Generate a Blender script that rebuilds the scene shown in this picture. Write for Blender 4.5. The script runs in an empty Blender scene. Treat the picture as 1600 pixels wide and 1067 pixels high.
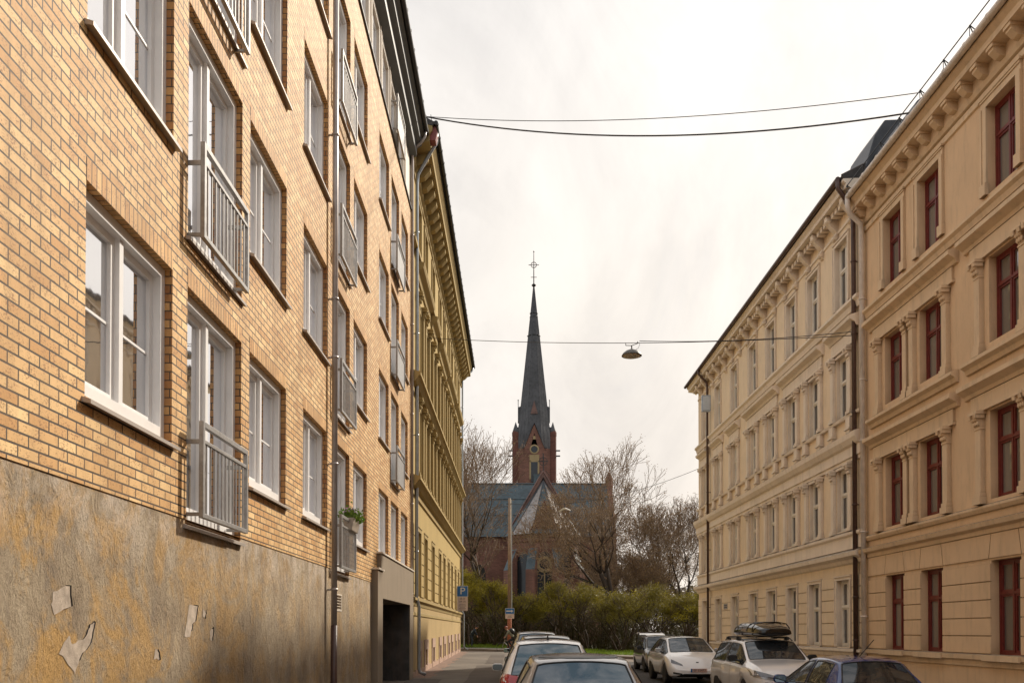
import bpy, bmesh, math, random
from mathutils import Vector, Matrix
from mathutils.bvhtree import BVHTree
R = math.radians
random.seed(7)
SC = bpy.context.scene
COL = SC.collection

# ------------------------------------------------------------ mesh builder
class MB:
    def __init__(self, sg=1):
        self.v = []; self.f = []; self.m = []; self.sg = sg
    def vert(self, p):
        self.v.append((p[0]*self.sg, p[1], p[2])); return len(self.v)-1
    def face(self, idx, m=0):
        self.f.append(tuple(idx) if self.sg > 0 else tuple(reversed(idx))); self.m.append(m)
    def quad(self, a, b, c, d, m=0):
        i = [self.vert(p) for p in (a, b, c, d)]; self.face(i, m)
    def poly(self, pts, m=0):
        self.face([self.vert(p) for p in pts], m)
    def box(self, x0, x1, y0, y1, z0, z1, m=0):
        if x0 > x1: x0, x1 = x1, x0
        i = [self.vert(p) for p in ((x0,y0,z0),(x1,y0,z0),(x1,y1,z0),(x0,y1,z0),(x0,y0,z1),(x1,y0,z1),(x1,y1,z1),(x0,y1,z1))]
        for q in ((0,3,2,1),(4,5,6,7),(0,1,5,4),(1,2,6,5),(2,3,7,6),(3,0,4,7)):
            self.face([i[k] for k in q], m)
    def prism(self, prof, y0, y1, m=0):
        """profile of (x, z), counter-clockwise seen from -y, extruded along y"""
        n = len(prof)
        a = [self.vert((p[0], y0, p[1])) for p in prof]
        b = [self.vert((p[0], y1, p[1])) for p in prof]
        for k in range(n):
            j = (k+1) % n
            self.face([a[k], a[j], b[j], b[k]], m)
        self.face(list(reversed(a)), m); self.face(b, m)
    def tube(self, p0, p1, r0, r1=None, n=8, cap=True, m=0):
        r1 = r0 if r1 is None else r1
        p0 = Vector(p0); p1 = Vector(p1); d = p1-p0
        if d.length < 1e-6: return
        d.normalize()
        u = d.orthogonal().normalized(); w = d.cross(u)
        a = []; b = []
        for k in range(n):
            t = 2*math.pi*k/n; o = u*math.cos(t)+w*math.sin(t)
            a.append(self.vert(p0+o*r0)); b.append(self.vert(p1+o*r1))
        for k in range(n):
            j = (k+1) % n; self.face([a[k], a[j], b[j], b[k]], m)
        if cap:
            self.face(list(reversed(a)), m); self.face(b, m)
    def path(self, pts, r, n=8, m=0):
        """a tube following a polyline with shared rings"""
        pts = [Vector(p) for p in pts]; rings = []
        rr = r if isinstance(r, (list, tuple)) else [r]*len(pts)
        prev = None
        for i, p in enumerate(pts):
            d = (pts[min(i+1, len(pts)-1)]-pts[max(i-1, 0)]).normalized()
            if prev is None: u = d.orthogonal().normalized()
            else: u = (prev - d*prev.dot(d)).normalized()
            prev = u; w = d.cross(u)
            rings.append([self.vert(p+(u*math.cos(2*math.pi*k/n)+w*math.sin(2*math.pi*k/n))*rr[i]) for k in range(n)])
        for a, b in zip(rings, rings[1:]):
            for k in range(n):
                j = (k+1) % n; self.face([a[k], a[j], b[j], b[k]], m)
        self.face(list(reversed(rings[0])), m); self.face(rings[-1], m)
    def lathe(self, prof, c=(0,0,0), n=16, axis='z', m=0):
        """profile of (radius, height) turned about an axis through c"""
        rings = []
        for r, h in prof:
            ring = []
            for k in range(n):
                t = 2*math.pi*k/n; a, b = r*math.cos(t), r*math.sin(t)
                p = (a, b, h) if axis == 'z' else ((h, a, b) if axis == 'x' else (b, h, a))
                ring.append(self.vert((c[0]+p[0], c[1]+p[1], c[2]+p[2])))
            rings.append(ring)
        for a, b in zip(rings, rings[1:]):
            for k in range(n):
                j = (k+1) % n; self.face([a[k], a[j], b[j], b[k]], m)
        self.face(list(reversed(rings[0])), m); self.face(rings[-1], m)
    def build(self, name, mats, parent=None, smooth=False, loc=(0,0,0), bevel=0, recalc=False):
        me = bpy.data.meshes.new(name); me.from_pydata(self.v, [], self.f)
        if not isinstance(mats, (list, tuple)): mats = [mats]
        for mm in mats: me.materials.append(mm)
        if len(mats) > 1: me.polygons.foreach_set('material_index', self.m)
        if smooth: me.polygons.foreach_set('use_smooth', [True]*len(me.polygons))
        if recalc:
            bm = bmesh.new(); bm.from_mesh(me); bmesh.ops.recalc_face_normals(bm, faces=bm.faces); bm.to_mesh(me); bm.free()
        me.update()
        o = bpy.data.objects.new(name, me); COL.objects.link(o)
        o.location = loc
        if parent: o.parent = parent
        if bevel:
            b = o.modifiers.new('bevel', 'BEVEL'); b.width = bevel; b.segments = 2; b.limit_method = 'ANGLE'
        return o

def tag(o, label=None, cat=None, group=None, kind=None):
    if label: o['label'] = label
    if cat: o['category'] = cat
    if group: o['group'] = group
    if kind: o['kind'] = kind
    return o
def empty(name, loc=(0,0,0), rz=0, **k):
    o = bpy.data.objects.new(name, None); COL.objects.link(o); o.location = loc; o.rotation_euler = (0,0,rz)
    o.empty_display_size = .2
    return tag(o, **k)
def copy_tree(o, parent=None, loc=None):
    kids = list(o.children)
    c = o.copy(); COL.objects.link(c); c.parent = parent
    if loc is not None: c.location = loc
    for ch in kids: copy_tree(ch, c)
    return c
def place_copies(proto, spots, parent):
    """first spot moves the prototype itself"""
    out = []
    for i, p in enumerate(spots):
        if i == 0: proto.location = p; out.append(proto)
        else: out.append(copy_tree(proto, parent, p))
    return out
def text_mesh(name, s, size, mat, parent, loc, rot, ax='CENTER', ext=.002):
    cu = bpy.data.curves.new(name, 'FONT'); cu.body = s; cu.size = size; cu.align_x = ax; cu.align_y = 'CENTER'; cu.extrude = ext
    t = bpy.data.objects.new(name, cu); COL.objects.link(t)
    dg = bpy.context.evaluated_depsgraph_get()
    me = bpy.data.meshes.new_from_object(t.evaluated_get(dg))
    bpy.data.objects.remove(t); bpy.data.curves.remove(cu)
    me.materials.clear(); me.materials.append(mat)
    o = bpy.data.objects.new(name, me); COL.objects.link(o); o.location = loc; o.rotation_euler = rot
    if parent: o.parent = parent
    return o

# ------------------------------------------------------------ materials
class NT:
    def __init__(self, name):
        self.mat = bpy.data.materials.new(name); self.mat.use_nodes = True
        self.t = self.mat.node_tree; self.n = self.t.nodes; self.l = self.t.links
        self.b = self.n['Principled BSDF']
    def add(self, typ, **k):
        nd = self.n.new(typ)
        for a, v in k.items(): setattr(nd, a, v)
        return nd
    def link(self, a, b): self.l.new(a, b)
    def coord(self, scale=(1,1,1), obj=True):
        tc = self.add('ShaderNodeTexCoord'); mp = self.add('ShaderNodeMapping')
        mp.inputs['Scale'].default_value = scale
        self.link(tc.outputs['Object' if obj else 'Generated'], mp.inputs[0]); return mp.outputs[0]
    def noise(self, vec, scale, detail=6, rough=.6, dist=0):
        nz = self.add('ShaderNodeTexNoise'); nz.inputs['Scale'].default_value = scale
        nz.inputs['Detail'].default_value = detail; nz.inputs['Roughness'].default_value = rough
        nz.inputs['Distortion'].default_value = dist
        if vec is not None: self.link(vec, nz.inputs['Vector'])
        return nz.outputs['Fac']
    def ramp(self, fac, stops):
        r = self.add('ShaderNodeValToRGB'); e = r.color_ramp.elements
        while len(e) < len(stops): e.new(.5)
        for i, (p, c) in enumerate(stops):
            e[i].position = p; e[i].color = (*c, 1) if len(c) == 3 else c
        self.link(fac, r.inputs[0]); return r.outputs[0]
    def mix(self, fac, a, b, mode='MIX'):
        m = self.add('ShaderNodeMix'); m.data_type = 'RGBA'; m.blend_type = mode
        for s, v in ((0, fac), (6, a), (7, b)):
            if isinstance(v, (int, float)): m.inputs[s].default_value = v
            elif isinstance(v, tuple): m.inputs[s].default_value = (*v, 1)
            else: self.link(v, m.inputs[s])
        return m.outputs[2]
    def math(self, op, a, b=0):
        m = self.add('ShaderNodeMath'); m.operation = op
        for s, v in ((0, a), (1, b)):
            if isinstance(v, (int, float)): m.inputs[s].default_value = v
            else: self.link(v, m.inputs[s])
        return m.outputs[0]
    def color(self, c):
        if isinstance(c, tuple): self.b.inputs['Base Color'].default_value = (*c, 1)
        else: self.link(c, self.b.inputs['Base Color'])
    def bump(self, h, strength=.4, dist=.01):
        b = self.add('ShaderNodeBump'); b.inputs['Strength'].default_value = strength; b.inputs['Distance'].default_value = dist
        self.link(h, b.inputs['Height']); self.link(b.outputs[0], self.b.inputs['Normal']); return b
    def set(self, **k):
        for a, v in k.items(): self.b.inputs[a.replace('_', ' ')].default_value = v

def plain(name, c, rough=.5, metal=0, var=.12, scale=3, bump=0, bscale=60, spec=.5, coat=0, dirt=None):
    t = NT(name); v = t.coord()
    n1 = t.noise(v, scale, 5)
    lo = tuple(x*(1-var) for x in c); hi = tuple(min(1, x*(1+var)) for x in c)
    col = t.ramp(n1, [(.3, lo), (.7, hi)])
    if dirt:
        vs = t.coord((1.2, 1.2, .25)); d = t.noise(vs, 2.2, 8, .7)
        f = t.ramp(d, [(.5, (0,0,0)), (.75, (1,1,1))])
        col = t.mix(t.math('MULTIPLY', f, dirt[1]), col, dirt[0])
    t.color(col); t.set(Roughness=rough, Metallic=metal, Specular_IOR_Level=spec, Coat_Weight=coat)
    if bump: t.bump(t.noise(v, bscale, 6, .7), bump, .01)
    return t.mat

def brick_mat(name, c1, c2, mortar, bw, rh, ms, sold=False, speck=(.26,.11,.04), speckf=.85, warm=None):
    t = NT(name); tc = t.add('ShaderNodeTexCoord'); sp = t.add('ShaderNodeSeparateXYZ'); cb = t.add('ShaderNodeCombineXYZ')
    t.link(tc.outputs['Object'], sp.inputs[0])
    if sold:    # upright bricks: joints repeat along the wall, both on the face and under the head
        t.link(sp.outputs[1], cb.inputs[1]); t.link(t.math('ADD', sp.outputs[2], sp.outputs[0]), cb.inputs[0])
    else:
        t.link(t.math('ADD', sp.outputs[1], sp.outputs[0]), cb.inputs[0]); t.link(sp.outputs[2], cb.inputs[1])
    bt = t.add('ShaderNodeTexBrick'); bt.offset = .5
    t.link(cb.outputs[0], bt.inputs['Vector'])
    for k, v in (('Scale', 1), ('Mortar Size', ms), ('Mortar Smooth', .15), ('Bias', 0), ('Brick Width', bw), ('Row Height', rh)):
        bt.inputs[k].default_value = v
    bt.inputs['Color1'].default_value = (0,0,0,1); bt.inputs['Color2'].default_value = (1,1,1,1); bt.inputs['Mortar'].default_value = (.5,.5,.5,1)
    col = t.ramp(bt.outputs['Color'], [(0, c1), (.35, tuple((a*2+b)/3 for a, b in zip(c1, c2))), (.8, tuple((a+b*2)/3 for a, b in zip(c1, c2))), (1, c2)])
    o = tc.outputs['Object']
    mp = t.add('ShaderNodeMapping'); mp.inputs['Scale'].default_value = (1, 1, 1.7); t.link(o, mp.inputs[0])
    s1 = t.noise(mp.outputs[0], 38, 5, .72)
    s2 = t.noise(o, 7, 3)
    f = t.ramp(t.math('MULTIPLY', s1, t.math('ADD', s2, .5)), [(.53, (0,0,0)), (.66, (1,1,1))])
    col = t.mix(t.math('MULTIPLY', f, speckf), col, speck)
    big = t.noise(o, .8, 4)
    col = t.mix(t.ramp(big, [(.35, (0,0,0)), (.7, (.22,.22,.22))]), col, tuple(x*.7 for x in c1), 'MIX')
    col = t.mix(bt.outputs['Fac'], col, t.mix(t.noise(o, 60, 4), tuple(x*.6 for x in mortar), mortar))
    vst = t.coord((1, 1, .22))
    stn = t.ramp(t.noise(vst, 1.5, 8, .7), [(.46, (0,0,0)), (.66, (.42,.42,.42))])
    col = t.mix(stn, col, tuple(x*.42 for x in c1))
    t.color(col); t.set(Roughness=.66, Specular_IOR_Level=.38)
    h = t.math('SUBTRACT', t.math('MULTIPLY', s1, .35), bt.outputs['Fac'])
    t.bump(h, .8, .012)
    return t.mat

def glass_mat(name, tint, var=.5, rough=.02, refl=1.0, wavy=True, refl_streak=None):
    """window pane: glossy film over a dim room, seen as curtains lower down"""
    t = NT(name); oi = t.add('ShaderNodeObjectInfo')
    v = t.coord((1, 1, 1)); vs = t.coord((9, 9, .35))
    folds = t.noise(vs, 1.6, 3)
    lo = tuple(x*(1-var) for x in tint)
    col = t.mix(folds, lo, tint)
    col = t.mix(t.math('MULTIPLY', oi.outputs['Random'], .75), col, tuple(x*.25 for x in tint))
    t.color(col); t.set(Roughness=.6, Specular_IOR_Level=.2)
    gl = t.add('ShaderNodeBsdfGlossy'); gl.inputs['Roughness'].default_value = rough; gl.inputs['Color'].default_value = (.95,.96,1,1)
    if refl_streak:
        t.link(t.ramp(t.noise(t.coord((1.5, 3.5, 2.5)), 1.3, 7, .62, .8), [(.36, refl_streak[0]), (.5, tuple((a+b)/2 for a, b in zip(*refl_streak))), (.64, refl_streak[1])]), gl.inputs['Color'])  # noise tints the gloss: streaky sky reflection painted into the glass
    fr = t.add('ShaderNodeFresnel'); fr.inputs['IOR'].default_value = 1.75
    mx = t.add('ShaderNodeMixShader'); t.link(t.math('MINIMUM', t.math('ADD', t.math('MULTIPLY', fr.outputs[0], 1.9*refl), .16*refl), .95), mx.inputs[0])
    t.link(t.b.outputs[0], mx.inputs[1]); t.link(gl.outputs[0], mx.inputs[2]); t.link(mx.outputs[0], t.n['Material Output'].inputs[0])
    if not wavy: return t.mat
    b = t.add('ShaderNodeBump'); b.inputs['Strength'].default_value = .05; b.inputs['Distance'].default_value = .015
    t.link(t.noise(v, 2.2, 2), b.inputs['Height']); t.link(b.outputs[0], gl.inputs['Normal']); t.link(b.outputs[0], fr.inputs['Normal'])
    return t.mat

def plaster_mat():
    t = NT('weathered_plaster'); v = t.coord(); vs = t.coord((1.4, 1.4, .8)); vf = t.coord((1, 1, .6))
    base = t.ramp(t.noise(vs, 1.1, 9, .68), [(.25, (.18,.14,.105)), (.42, (.34,.265,.185)), (.58, (.46,.37,.26)), (.78, (.60,.50,.39))])
    och = t.ramp(t.noise(t.coord((1, 1, .9)), 1.15, 9, .70, .9), [(.46, (0,0,0)), (.56, (.9,.9,.9))])
    sp = t.add('ShaderNodeSeparateXYZ'); tc = t.add('ShaderNodeTexCoord'); t.link(tc.outputs['Object'], sp.inputs[0])
    near = t.add('ShaderNodeMapRange'); t.link(sp.outputs[1], near.inputs[0])
    near.inputs[1].default_value = 6; near.inputs[2].default_value = 14; near.inputs[3].default_value = 1; near.inputs[4].default_value = .35
    och = t.math('MULTIPLY', och, near.outputs[0])
    col = t.mix(och, base, t.mix(t.noise(vf, 6, 6), (.48,.28,.09), (.64,.40,.16)))
    gr = t.ramp(t.noise(vf, 3.2, 9, .75, .4), [(.53, (0,0,0)), (.68, (1,1,1))])
    col = t.mix(t.math('MULTIPLY', gr, .55), col, (.23,.20,.175))
    top = t.add('ShaderNodeMapRange'); t.link(sp.outputs[2], top.inputs[0])
    top.inputs[1].default_value = 2.3; top.inputs[2].default_value = 3.0
    col = t.mix(t.math('MULTIPLY', top.outputs[0], t.ramp(t.noise(v, 2.4, 8, .7), [(.42, (0,0,0)), (.6, (.8,.8,.8))])), col, (.68,.58,.48))
    pit = t.ramp(t.noise(t.coord((1, 1, .6)), 42, 7, .75), [(.28, (.25,.25,.25)), (.47, (1,1,1))])
    col = t.mix(1, col, pit, 'MULTIPLY')
    t.color(col); t.set(Roughness=.92, Specular_IOR_Level=.15)
    h = t.math('ADD', t.noise(t.coord((1.3, 1.3, .8)), 26, 9, .78, .8), t.math('MULTIPLY', t.noise(vs, 5, 6, .7, 1.2), 1.6))
    t.bump(h, .9, .03)
    return t.mat

def stucco_mat(name, c, dirt=(.12,.09,.06), df=.35, rough=.88):
    t = NT(name); v = t.coord(); vs = t.coord((1.4, 1.4, .28))
    lo = tuple(x*.9 for x in c); hi = tuple(min(1, x*1.07) for x in c)
    col = t.ramp(t.noise(v, .55, 7, .65), [(.3, lo), (.7, hi)])
    st = t.ramp(t.noise(vs, 3.1, 8, .72), [(.50, (0,0,0)), (.72, (1,1,1))])
    col = t.mix(t.math('MULTIPLY', st, df*.5), col, tuple(a*.6+b*.2 for a, b in zip(c, dirt)))
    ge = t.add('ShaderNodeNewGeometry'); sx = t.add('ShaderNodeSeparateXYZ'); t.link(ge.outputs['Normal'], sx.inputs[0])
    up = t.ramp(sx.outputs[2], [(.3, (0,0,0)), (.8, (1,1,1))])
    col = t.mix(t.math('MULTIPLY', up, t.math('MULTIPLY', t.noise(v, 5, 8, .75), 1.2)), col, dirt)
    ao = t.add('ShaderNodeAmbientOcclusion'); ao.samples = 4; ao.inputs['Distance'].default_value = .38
    grime_shade = t.ramp(ao.outputs['AO'], [(.25, (.34,.29,.25)), (.70, (1,1,1))])  # creases darkened by occlusion: grime and ledge shade put into the colour
    col = t.mix(.7, col, grime_shade, 'MULTIPLY')
    t.color(col); t.set(Roughness=rough, Specular_IOR_Level=.2)
    t.bump(t.math('ADD', t.noise(v, 55, 6, .7), t.math('MULTIPLY', t.noise(v, 4, 5), .7)), .3, .01)
    return t.mat

def asphalt_mat(name, c, seams=True):
    t = NT(name); v = t.coord()
    col = t.ramp(t.noise(v, .35, 7, .65), [(.35, tuple(x*.75 for x in c)), (.65, tuple(x*1.25 for x in c))])
    col = t.mix(1, col, t.ramp(t.noise(v, 70, 4, .8), [(.3, (.7,.7,.7)), (.7, (1.0,1.0,1.0))]), 'MULTIPLY')
    t.color(col); t.set(Roughness=.88, Specular_IOR_Level=.3); t.bump(t.noise(v, 90, 5, .8), .45, .01)
    return t.mat

def paint_mat(name, c, metal=.3, rough=.28, coat=1.0):
    t = NT(name); v = t.coord()
    col = t.mix(t.math('MULTIPLY', t.ramp(t.noise(v, 5, 8, .7), [(.45, (0,0,0)), (.8, (1,1,1))]), .05), c, (.30,.27,.23))
    t.color(col); t.set(Metallic=metal, Roughness=rough, Coat_Weight=coat, Coat_Roughness=.03)
    return t.mat

def leaf_mat(name, c, c2, tr=.45):
    t = NT(name); oi = t.add('ShaderNodeTexCoord')
    col = t.mix(t.ramp(t.noise(t.coord(), 1.1, 4), [(.35, (0,0,0)), (.65, (1,1,1))]), c, c2)
    col = t.mix(t.ramp(t.noise(t.coord(), 14, 2), [(.4, (0,0,0)), (.6, (.5,.5,.5))]), col, tuple(x*.45 for x in c))
    t.color(col); t.set(Roughness=.6, Specular_IOR_Level=.2)
    tl = t.add('ShaderNodeBsdfTranslucent'); t.link(col, tl.inputs[0])
    mx = t.add('ShaderNodeMixShader'); mx.inputs[0].default_value = tr
    out = t.n['Material Output']
    t.link(t.b.outputs[0], mx.inputs[1]); t.link(tl.outputs[0], mx.inputs[2]); t.link(mx.outputs[0], out.inputs[0])
    return t.mat

M = {}
BW, RH = .2753, .0888
M['brick'] = brick_mat('yellow_brick', (.60,.325,.115), (.88,.615,.30), (.065,.047,.034), BW, RH, .0085)
M['soldier'] = brick_mat('upright_yellow_brick', (.54,.28,.09), (.80,.50,.21), (.05,.036,.026), 1.0, RH, .0065, sold=True)
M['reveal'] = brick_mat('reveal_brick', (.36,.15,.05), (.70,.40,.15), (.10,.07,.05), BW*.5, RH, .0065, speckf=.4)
M['plaster'] = plaster_mat()
M['bay'] = stucco_mat('grey_render', (.28,.225,.165), df=.9)
M['patch'] = plain('bare_render', (.42,.345,.275), .92, var=.3, scale=9, bump=.6, dirt=((.22,.17,.12), .8))
M['white'] = plain('white_window_paint', (.80,.79,.78), .35, var=.05)
M['offwhite'] = plain('cream_window_paint', (.80,.75,.66), .5, var=.08)
M['sillmetal'] = plain('sill_metal', (.42,.37,.33), .4, metal=.2, var=.1)
M['redpaint'] = plain('dark_red_paint', (.16,.022,.018), .45, var=.2, scale=8)
M['steel'] = plain('galvanised_rail', (.32,.31,.30), .42, metal=.5, var=.2, scale=14, dirt=((.16,.13,.1), .4))
M['pipe'] = plain('grey_pipe', (.40,.36,.34), .4, metal=.35, var=.12, scale=6, dirt=((.2,.13,.08), .4))
M['zinc'] = plain('zinc_pipe', (.34,.37,.40), .35, metal=.7, var=.15, scale=5)
M['creampipe'] = plain('cream_pipe', (.74,.66,.58), .5, var=.12, scale=4, dirt=((.14,.10,.08), .6))
M['brownpipe'] = plain('brown_pipe', (.085,.045,.035), .4, var=.25, scale=6)
M['darkmetal'] = plain('dark_metal', (.035,.033,.033), .45, metal=.3, var=.25)
M['soffit'] = plain('grey_soffit', (.13,.135,.135), .5, var=.1)
M['panelwhite'] = plain('cream_panel', (.68,.60,.50), .5, var=.07)
M['rooftile'] = plain('dark_roof', (.05,.045,.042), .7, var=.3, scale=5, bump=.5, bscale=12)
M['redsheet'] = plain('red_sheet_metal', (.22,.05,.045), .5, var=.2)
M['glassL'] = glass_mat('pane_reflecting', (.030,.026,.020), refl=1.35)
M['glassR'] = glass_mat('pane_curtained', (.30,.275,.235), var=.4, refl=.5)
M['glassF'] = glass_mat('pane_far', (.06,.05,.04), refl=.8)
M['glassD'] = glass_mat('pane_dim', (.035,.035,.035), refl=.45)
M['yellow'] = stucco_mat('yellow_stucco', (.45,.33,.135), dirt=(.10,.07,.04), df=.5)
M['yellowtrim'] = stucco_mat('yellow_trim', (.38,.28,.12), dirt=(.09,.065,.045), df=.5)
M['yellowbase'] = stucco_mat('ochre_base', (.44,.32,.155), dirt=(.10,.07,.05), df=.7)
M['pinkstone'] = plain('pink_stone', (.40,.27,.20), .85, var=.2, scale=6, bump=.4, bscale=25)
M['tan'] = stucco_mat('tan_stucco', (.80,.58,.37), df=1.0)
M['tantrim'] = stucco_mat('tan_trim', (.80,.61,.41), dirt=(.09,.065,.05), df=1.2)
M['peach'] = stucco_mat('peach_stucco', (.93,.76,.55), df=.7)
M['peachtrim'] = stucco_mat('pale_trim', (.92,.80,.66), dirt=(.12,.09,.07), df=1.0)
M['asphalt'] = asphalt_mat('asphalt', (.058,.052,.048))
M['asphalt_cross'] = asphalt_mat('worn_asphalt', (.16,.125,.10))
M['pave'] = asphalt_mat('pavement_concrete', (.17,.145,.12))
M['kerb'] = asphalt_mat('kerb_granite', (.20,.165,.14))
M['black'] = plain('black_plastic', (.012,.012,.013), .45, var=.1)
M['rubber'] = plain('tyre_rubber', (.016,.015,.015), .8, var=.2, bump=.3)
M['rim'] = plain('alloy', (.33,.32,.31), .3, metal=.9, var=.1)
M['blue'] = plain('sign_blue', (.012,.12,.36), .4, var=.05)
M['signwhite'] = plain('sign_white', (.62,.60,.57), .45, var=.05)
M['signpink'] = plain('sign_plate', (.58,.46,.40), .5, var=.08)
M['text'] = plain('sign_text', (.05,.05,.06), .5, var=0)
M['wood'] = plain('pole_wood', (.26,.20,.15), .8, var=.25, scale=6, bump=.4, dirt=((.30,.09,.04), .5))
M['rustpole'] = plain('rusty_band', (.30,.10,.05), .8, var=.3, scale=9)
M['cable'] = plain('cable', (.03,.026,.024), .6, var=.1)
# ------------------------------------------------------------ ground levels
def H(x, y):
    """height of the carriageway: the street climbs away on the left and lies flat on the right"""
    y = max(-30, min(62, y))
    tl = -.22+.0106*y; tr = min(-.2+.0085*y, .055)
    t = max(0, min(1, (x+.3)/7.4))
    return tl*(1-t)+tr*t
def kerb_y(x): return 58.6-.62*x
KL, KR = -.3, 7.15
def sheet(name, x0, x1, y0, y1, dz, mat, nx, ny, fy=None, label=None, kind='structure'):
    mb = MB(); ids = []
    for j in range(ny+1):
        row = []
        for i in range(nx+1):
            x = x0+(x1-x0)*i/nx; b = fy(x) if fy else y1
            y = y0+(b-y0)*j/ny
            row.append(mb.vert((x, y, H(x, y)+dz)))
        ids.append(row)
    for j in range(ny):
        for i in range(nx):
            mb.face([ids[j][i], ids[j][i+1], ids[j+1][i+1], ids[j+1][i]])
    return tag(mb.build(name, mat, smooth=True), kind=kind)
gm = NT('park_soil'); gv = gm.coord()
gm.color(gm.ramp(gm.noise(gv, .4, 8, .7), [(.35, (.045,.035,.02)), (.6, (.07,.075,.025))])); gm.set(Roughness=.95)
M['soil'] = gm.mat
mb = MB(); N = 30
gx = [-900,-300,-100,-40,-12,-4,-.3,2,5,7.15,11,20,50,110,320,900]; gy = [-300,-100,-30,0,20,40,50,56,62,70,90,140,240,500,1200]
ids = [[mb.vert((x, y, H(x, y)-.03)) for x in gx] for y in gy]
for j in range(len(gy)-1):
    for i in range(len(gx)-1): mb.face([ids[j][i], ids[j][i+1], ids[j+1][i+1], ids[j+1][i]])
tag(mb.build('ground', M['soil'], smooth=True), kind='structure')
sheet('street', KL, KR, -25, 49, 0, M['asphalt'], 12, 60)
sheet('cross_street', -60, 60, 49, 0, .002, M['asphalt_cross'], 80, 14, fy=kerb_y)
# pavements with granite kerbs
def pavement(name, x0, x1, y0, y1, kx, top=.12):
    sheet(name, x0, x1, y0, y1, top, M['pave'], 4, 40)
    mb = MB(); n = 46
    for k in range(n):
        a = y0+(y1-y0)*k/n; b = y0+(y1-y0)*(k+1)/n-.012
        za, zb_ = H(kx, a)+top+.004, H(kx, b)+top+.004
        xa, xb = kx-.08, kx+.08
        i = [mb.vert(p) for p in ((xa,a,za-.3),(xb,a,za-.3),(xb,b,zb_-.3),(xa,b,zb_-.3),(xa,a,za),(xb,a,za),(xb,b,zb_),(xa,b,zb_))]
        for q in ((4,5,6,7),(0,1,5,4),(1,2,6,5),(2,3,7,6),(3,0,4,7)): mb.face([i[z] for z in q])
    tag(mb.build(name.replace('pavement', 'kerb'), M['kerb']), kind='structure')
pavement('pavement', -4.2, KL, -25, 55.5, KL)
pavement('pavement', KR, 11.4, -25, 48.3, KR)
# red stone strip along the yellow house, seams of old repairs
mb = MB()
for k in range(24):
    a = 29.6+k*1.08; b = a+1.06
    xo = -2.75+.10*math.sin(k*2.1)
    mb.quad((-3.6,a,H(-3.6,a)+.126), (xo,a,H(xo,a)+.126), (xo,b,H(xo,b)+.126), (-3.6,b,H(-3.6,b)+.126))
tag(mb.build('stone_strip', plain('worn_red_slabs', (.20,.125,.09), .9, var=.3, scale=3, bump=.4)), kind='structure')
M['patchasphalt'] = asphalt_mat('patched_asphalt', (.105,.085,.07))
mb = MB()
for (x0, x1, a, b) in ((-1.5, -.42, 14, 38), (-1.2, -.42, 40, 50), (-2.3, -1.5, 18, 27), (-3.4, -2.3, 20, 29)):
    for k in range(8):
        c = a+(b-a)*k/8; d = a+(b-a)*(k+1)/8; w = .06*math.sin(k*3.3+x0); w2 = .06*math.sin((k+1)*3.3+x0)
        mb.quad((x0+w,c,H(x0,c)+.130), (x1,c,H(x1,c)+.130), (x1,d,H(x1,d)+.130), (x0+w2,d,H(x0,d)+.130))
tag(mb.build('asphalt_repair', M['patchasphalt']), kind='structure')
# far side of the crossing: kerb, pavement, lawn
mbk = MB(); mbp = MB(); mbl = MB()
xs = [-60+k*2 for k in range(61)]
for a, b in zip(xs, xs[1:]):
    ya, yb = kerb_y(a), kerb_y(b); za, zb_ = H(a, ya), H(b, yb)
    mbk.quad((a,ya,za-.1), (b-.02,yb,zb_-.1), (b-.02,yb,zb_+.16), (a,ya,za+.16))
    mbk.quad((a,ya,za+.16), (b-.02,yb,zb_+.16), (b-.02,yb+.2,zb_+.165), (a,ya+.2,za+.165))
    mbp.quad((a,ya+.2,za+.15), (b,yb+.2,zb_+.15), (b,yb+2.4,zb_+.19), (a,ya+2.4,za+.19))
    mbl.quad((a,ya+2.4,za+.2), (b,yb+2.4,zb_+.2), (b,yb+9,zb_+.27), (a,ya+9,za+.27))
tag(mbk.build('cross_street_kerb', M['kerb']), kind='structure')
tag(mbp.build('cross_street_pavement', M['pave']), kind='structure')
t = NT('lawn'); v = t.coord()
t.color(t.ramp(t.noise(v, 1.2, 8, .75), [(.3, (.05,.07,.012)), (.5, (.10,.16,.015)), (.75, (.17,.24,.02))])); t.set(Roughness=.9); t.bump(t.noise(v, 30, 5), .6, .05)
M['lawn'] = t.mat
tag(mbl.build('lawn', M['lawn']), kind='structure')
M['grassblade'] = leaf_mat('grass_blades', (.12,.19,.015), (.20,.26,.03), .4)
mb = MB()
for k in range(15000):
    x = random.uniform(-8, 20); y = kerb_y(x)+2.3+random.random()**1.6*9
    z = H(x, y)+.2+(y-kerb_y(x)-2.4)*.009; a = random.uniform(0, 3.14); w = .02; h = random.uniform(.06, .16)
    dx, dy = math.cos(a)*w, math.sin(a)*w; tx = random.uniform(-.05, .05)
    mb.poly([(x-dx,y-dy,z), (x+dx,y+dy,z), (x+tx,y+tx,z+h)])
tag(mb.build('grass', M['grassblade']), label='bright green grass growing in front of the shrubs across the crossing', cat='grass', kind='stuff')

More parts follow.
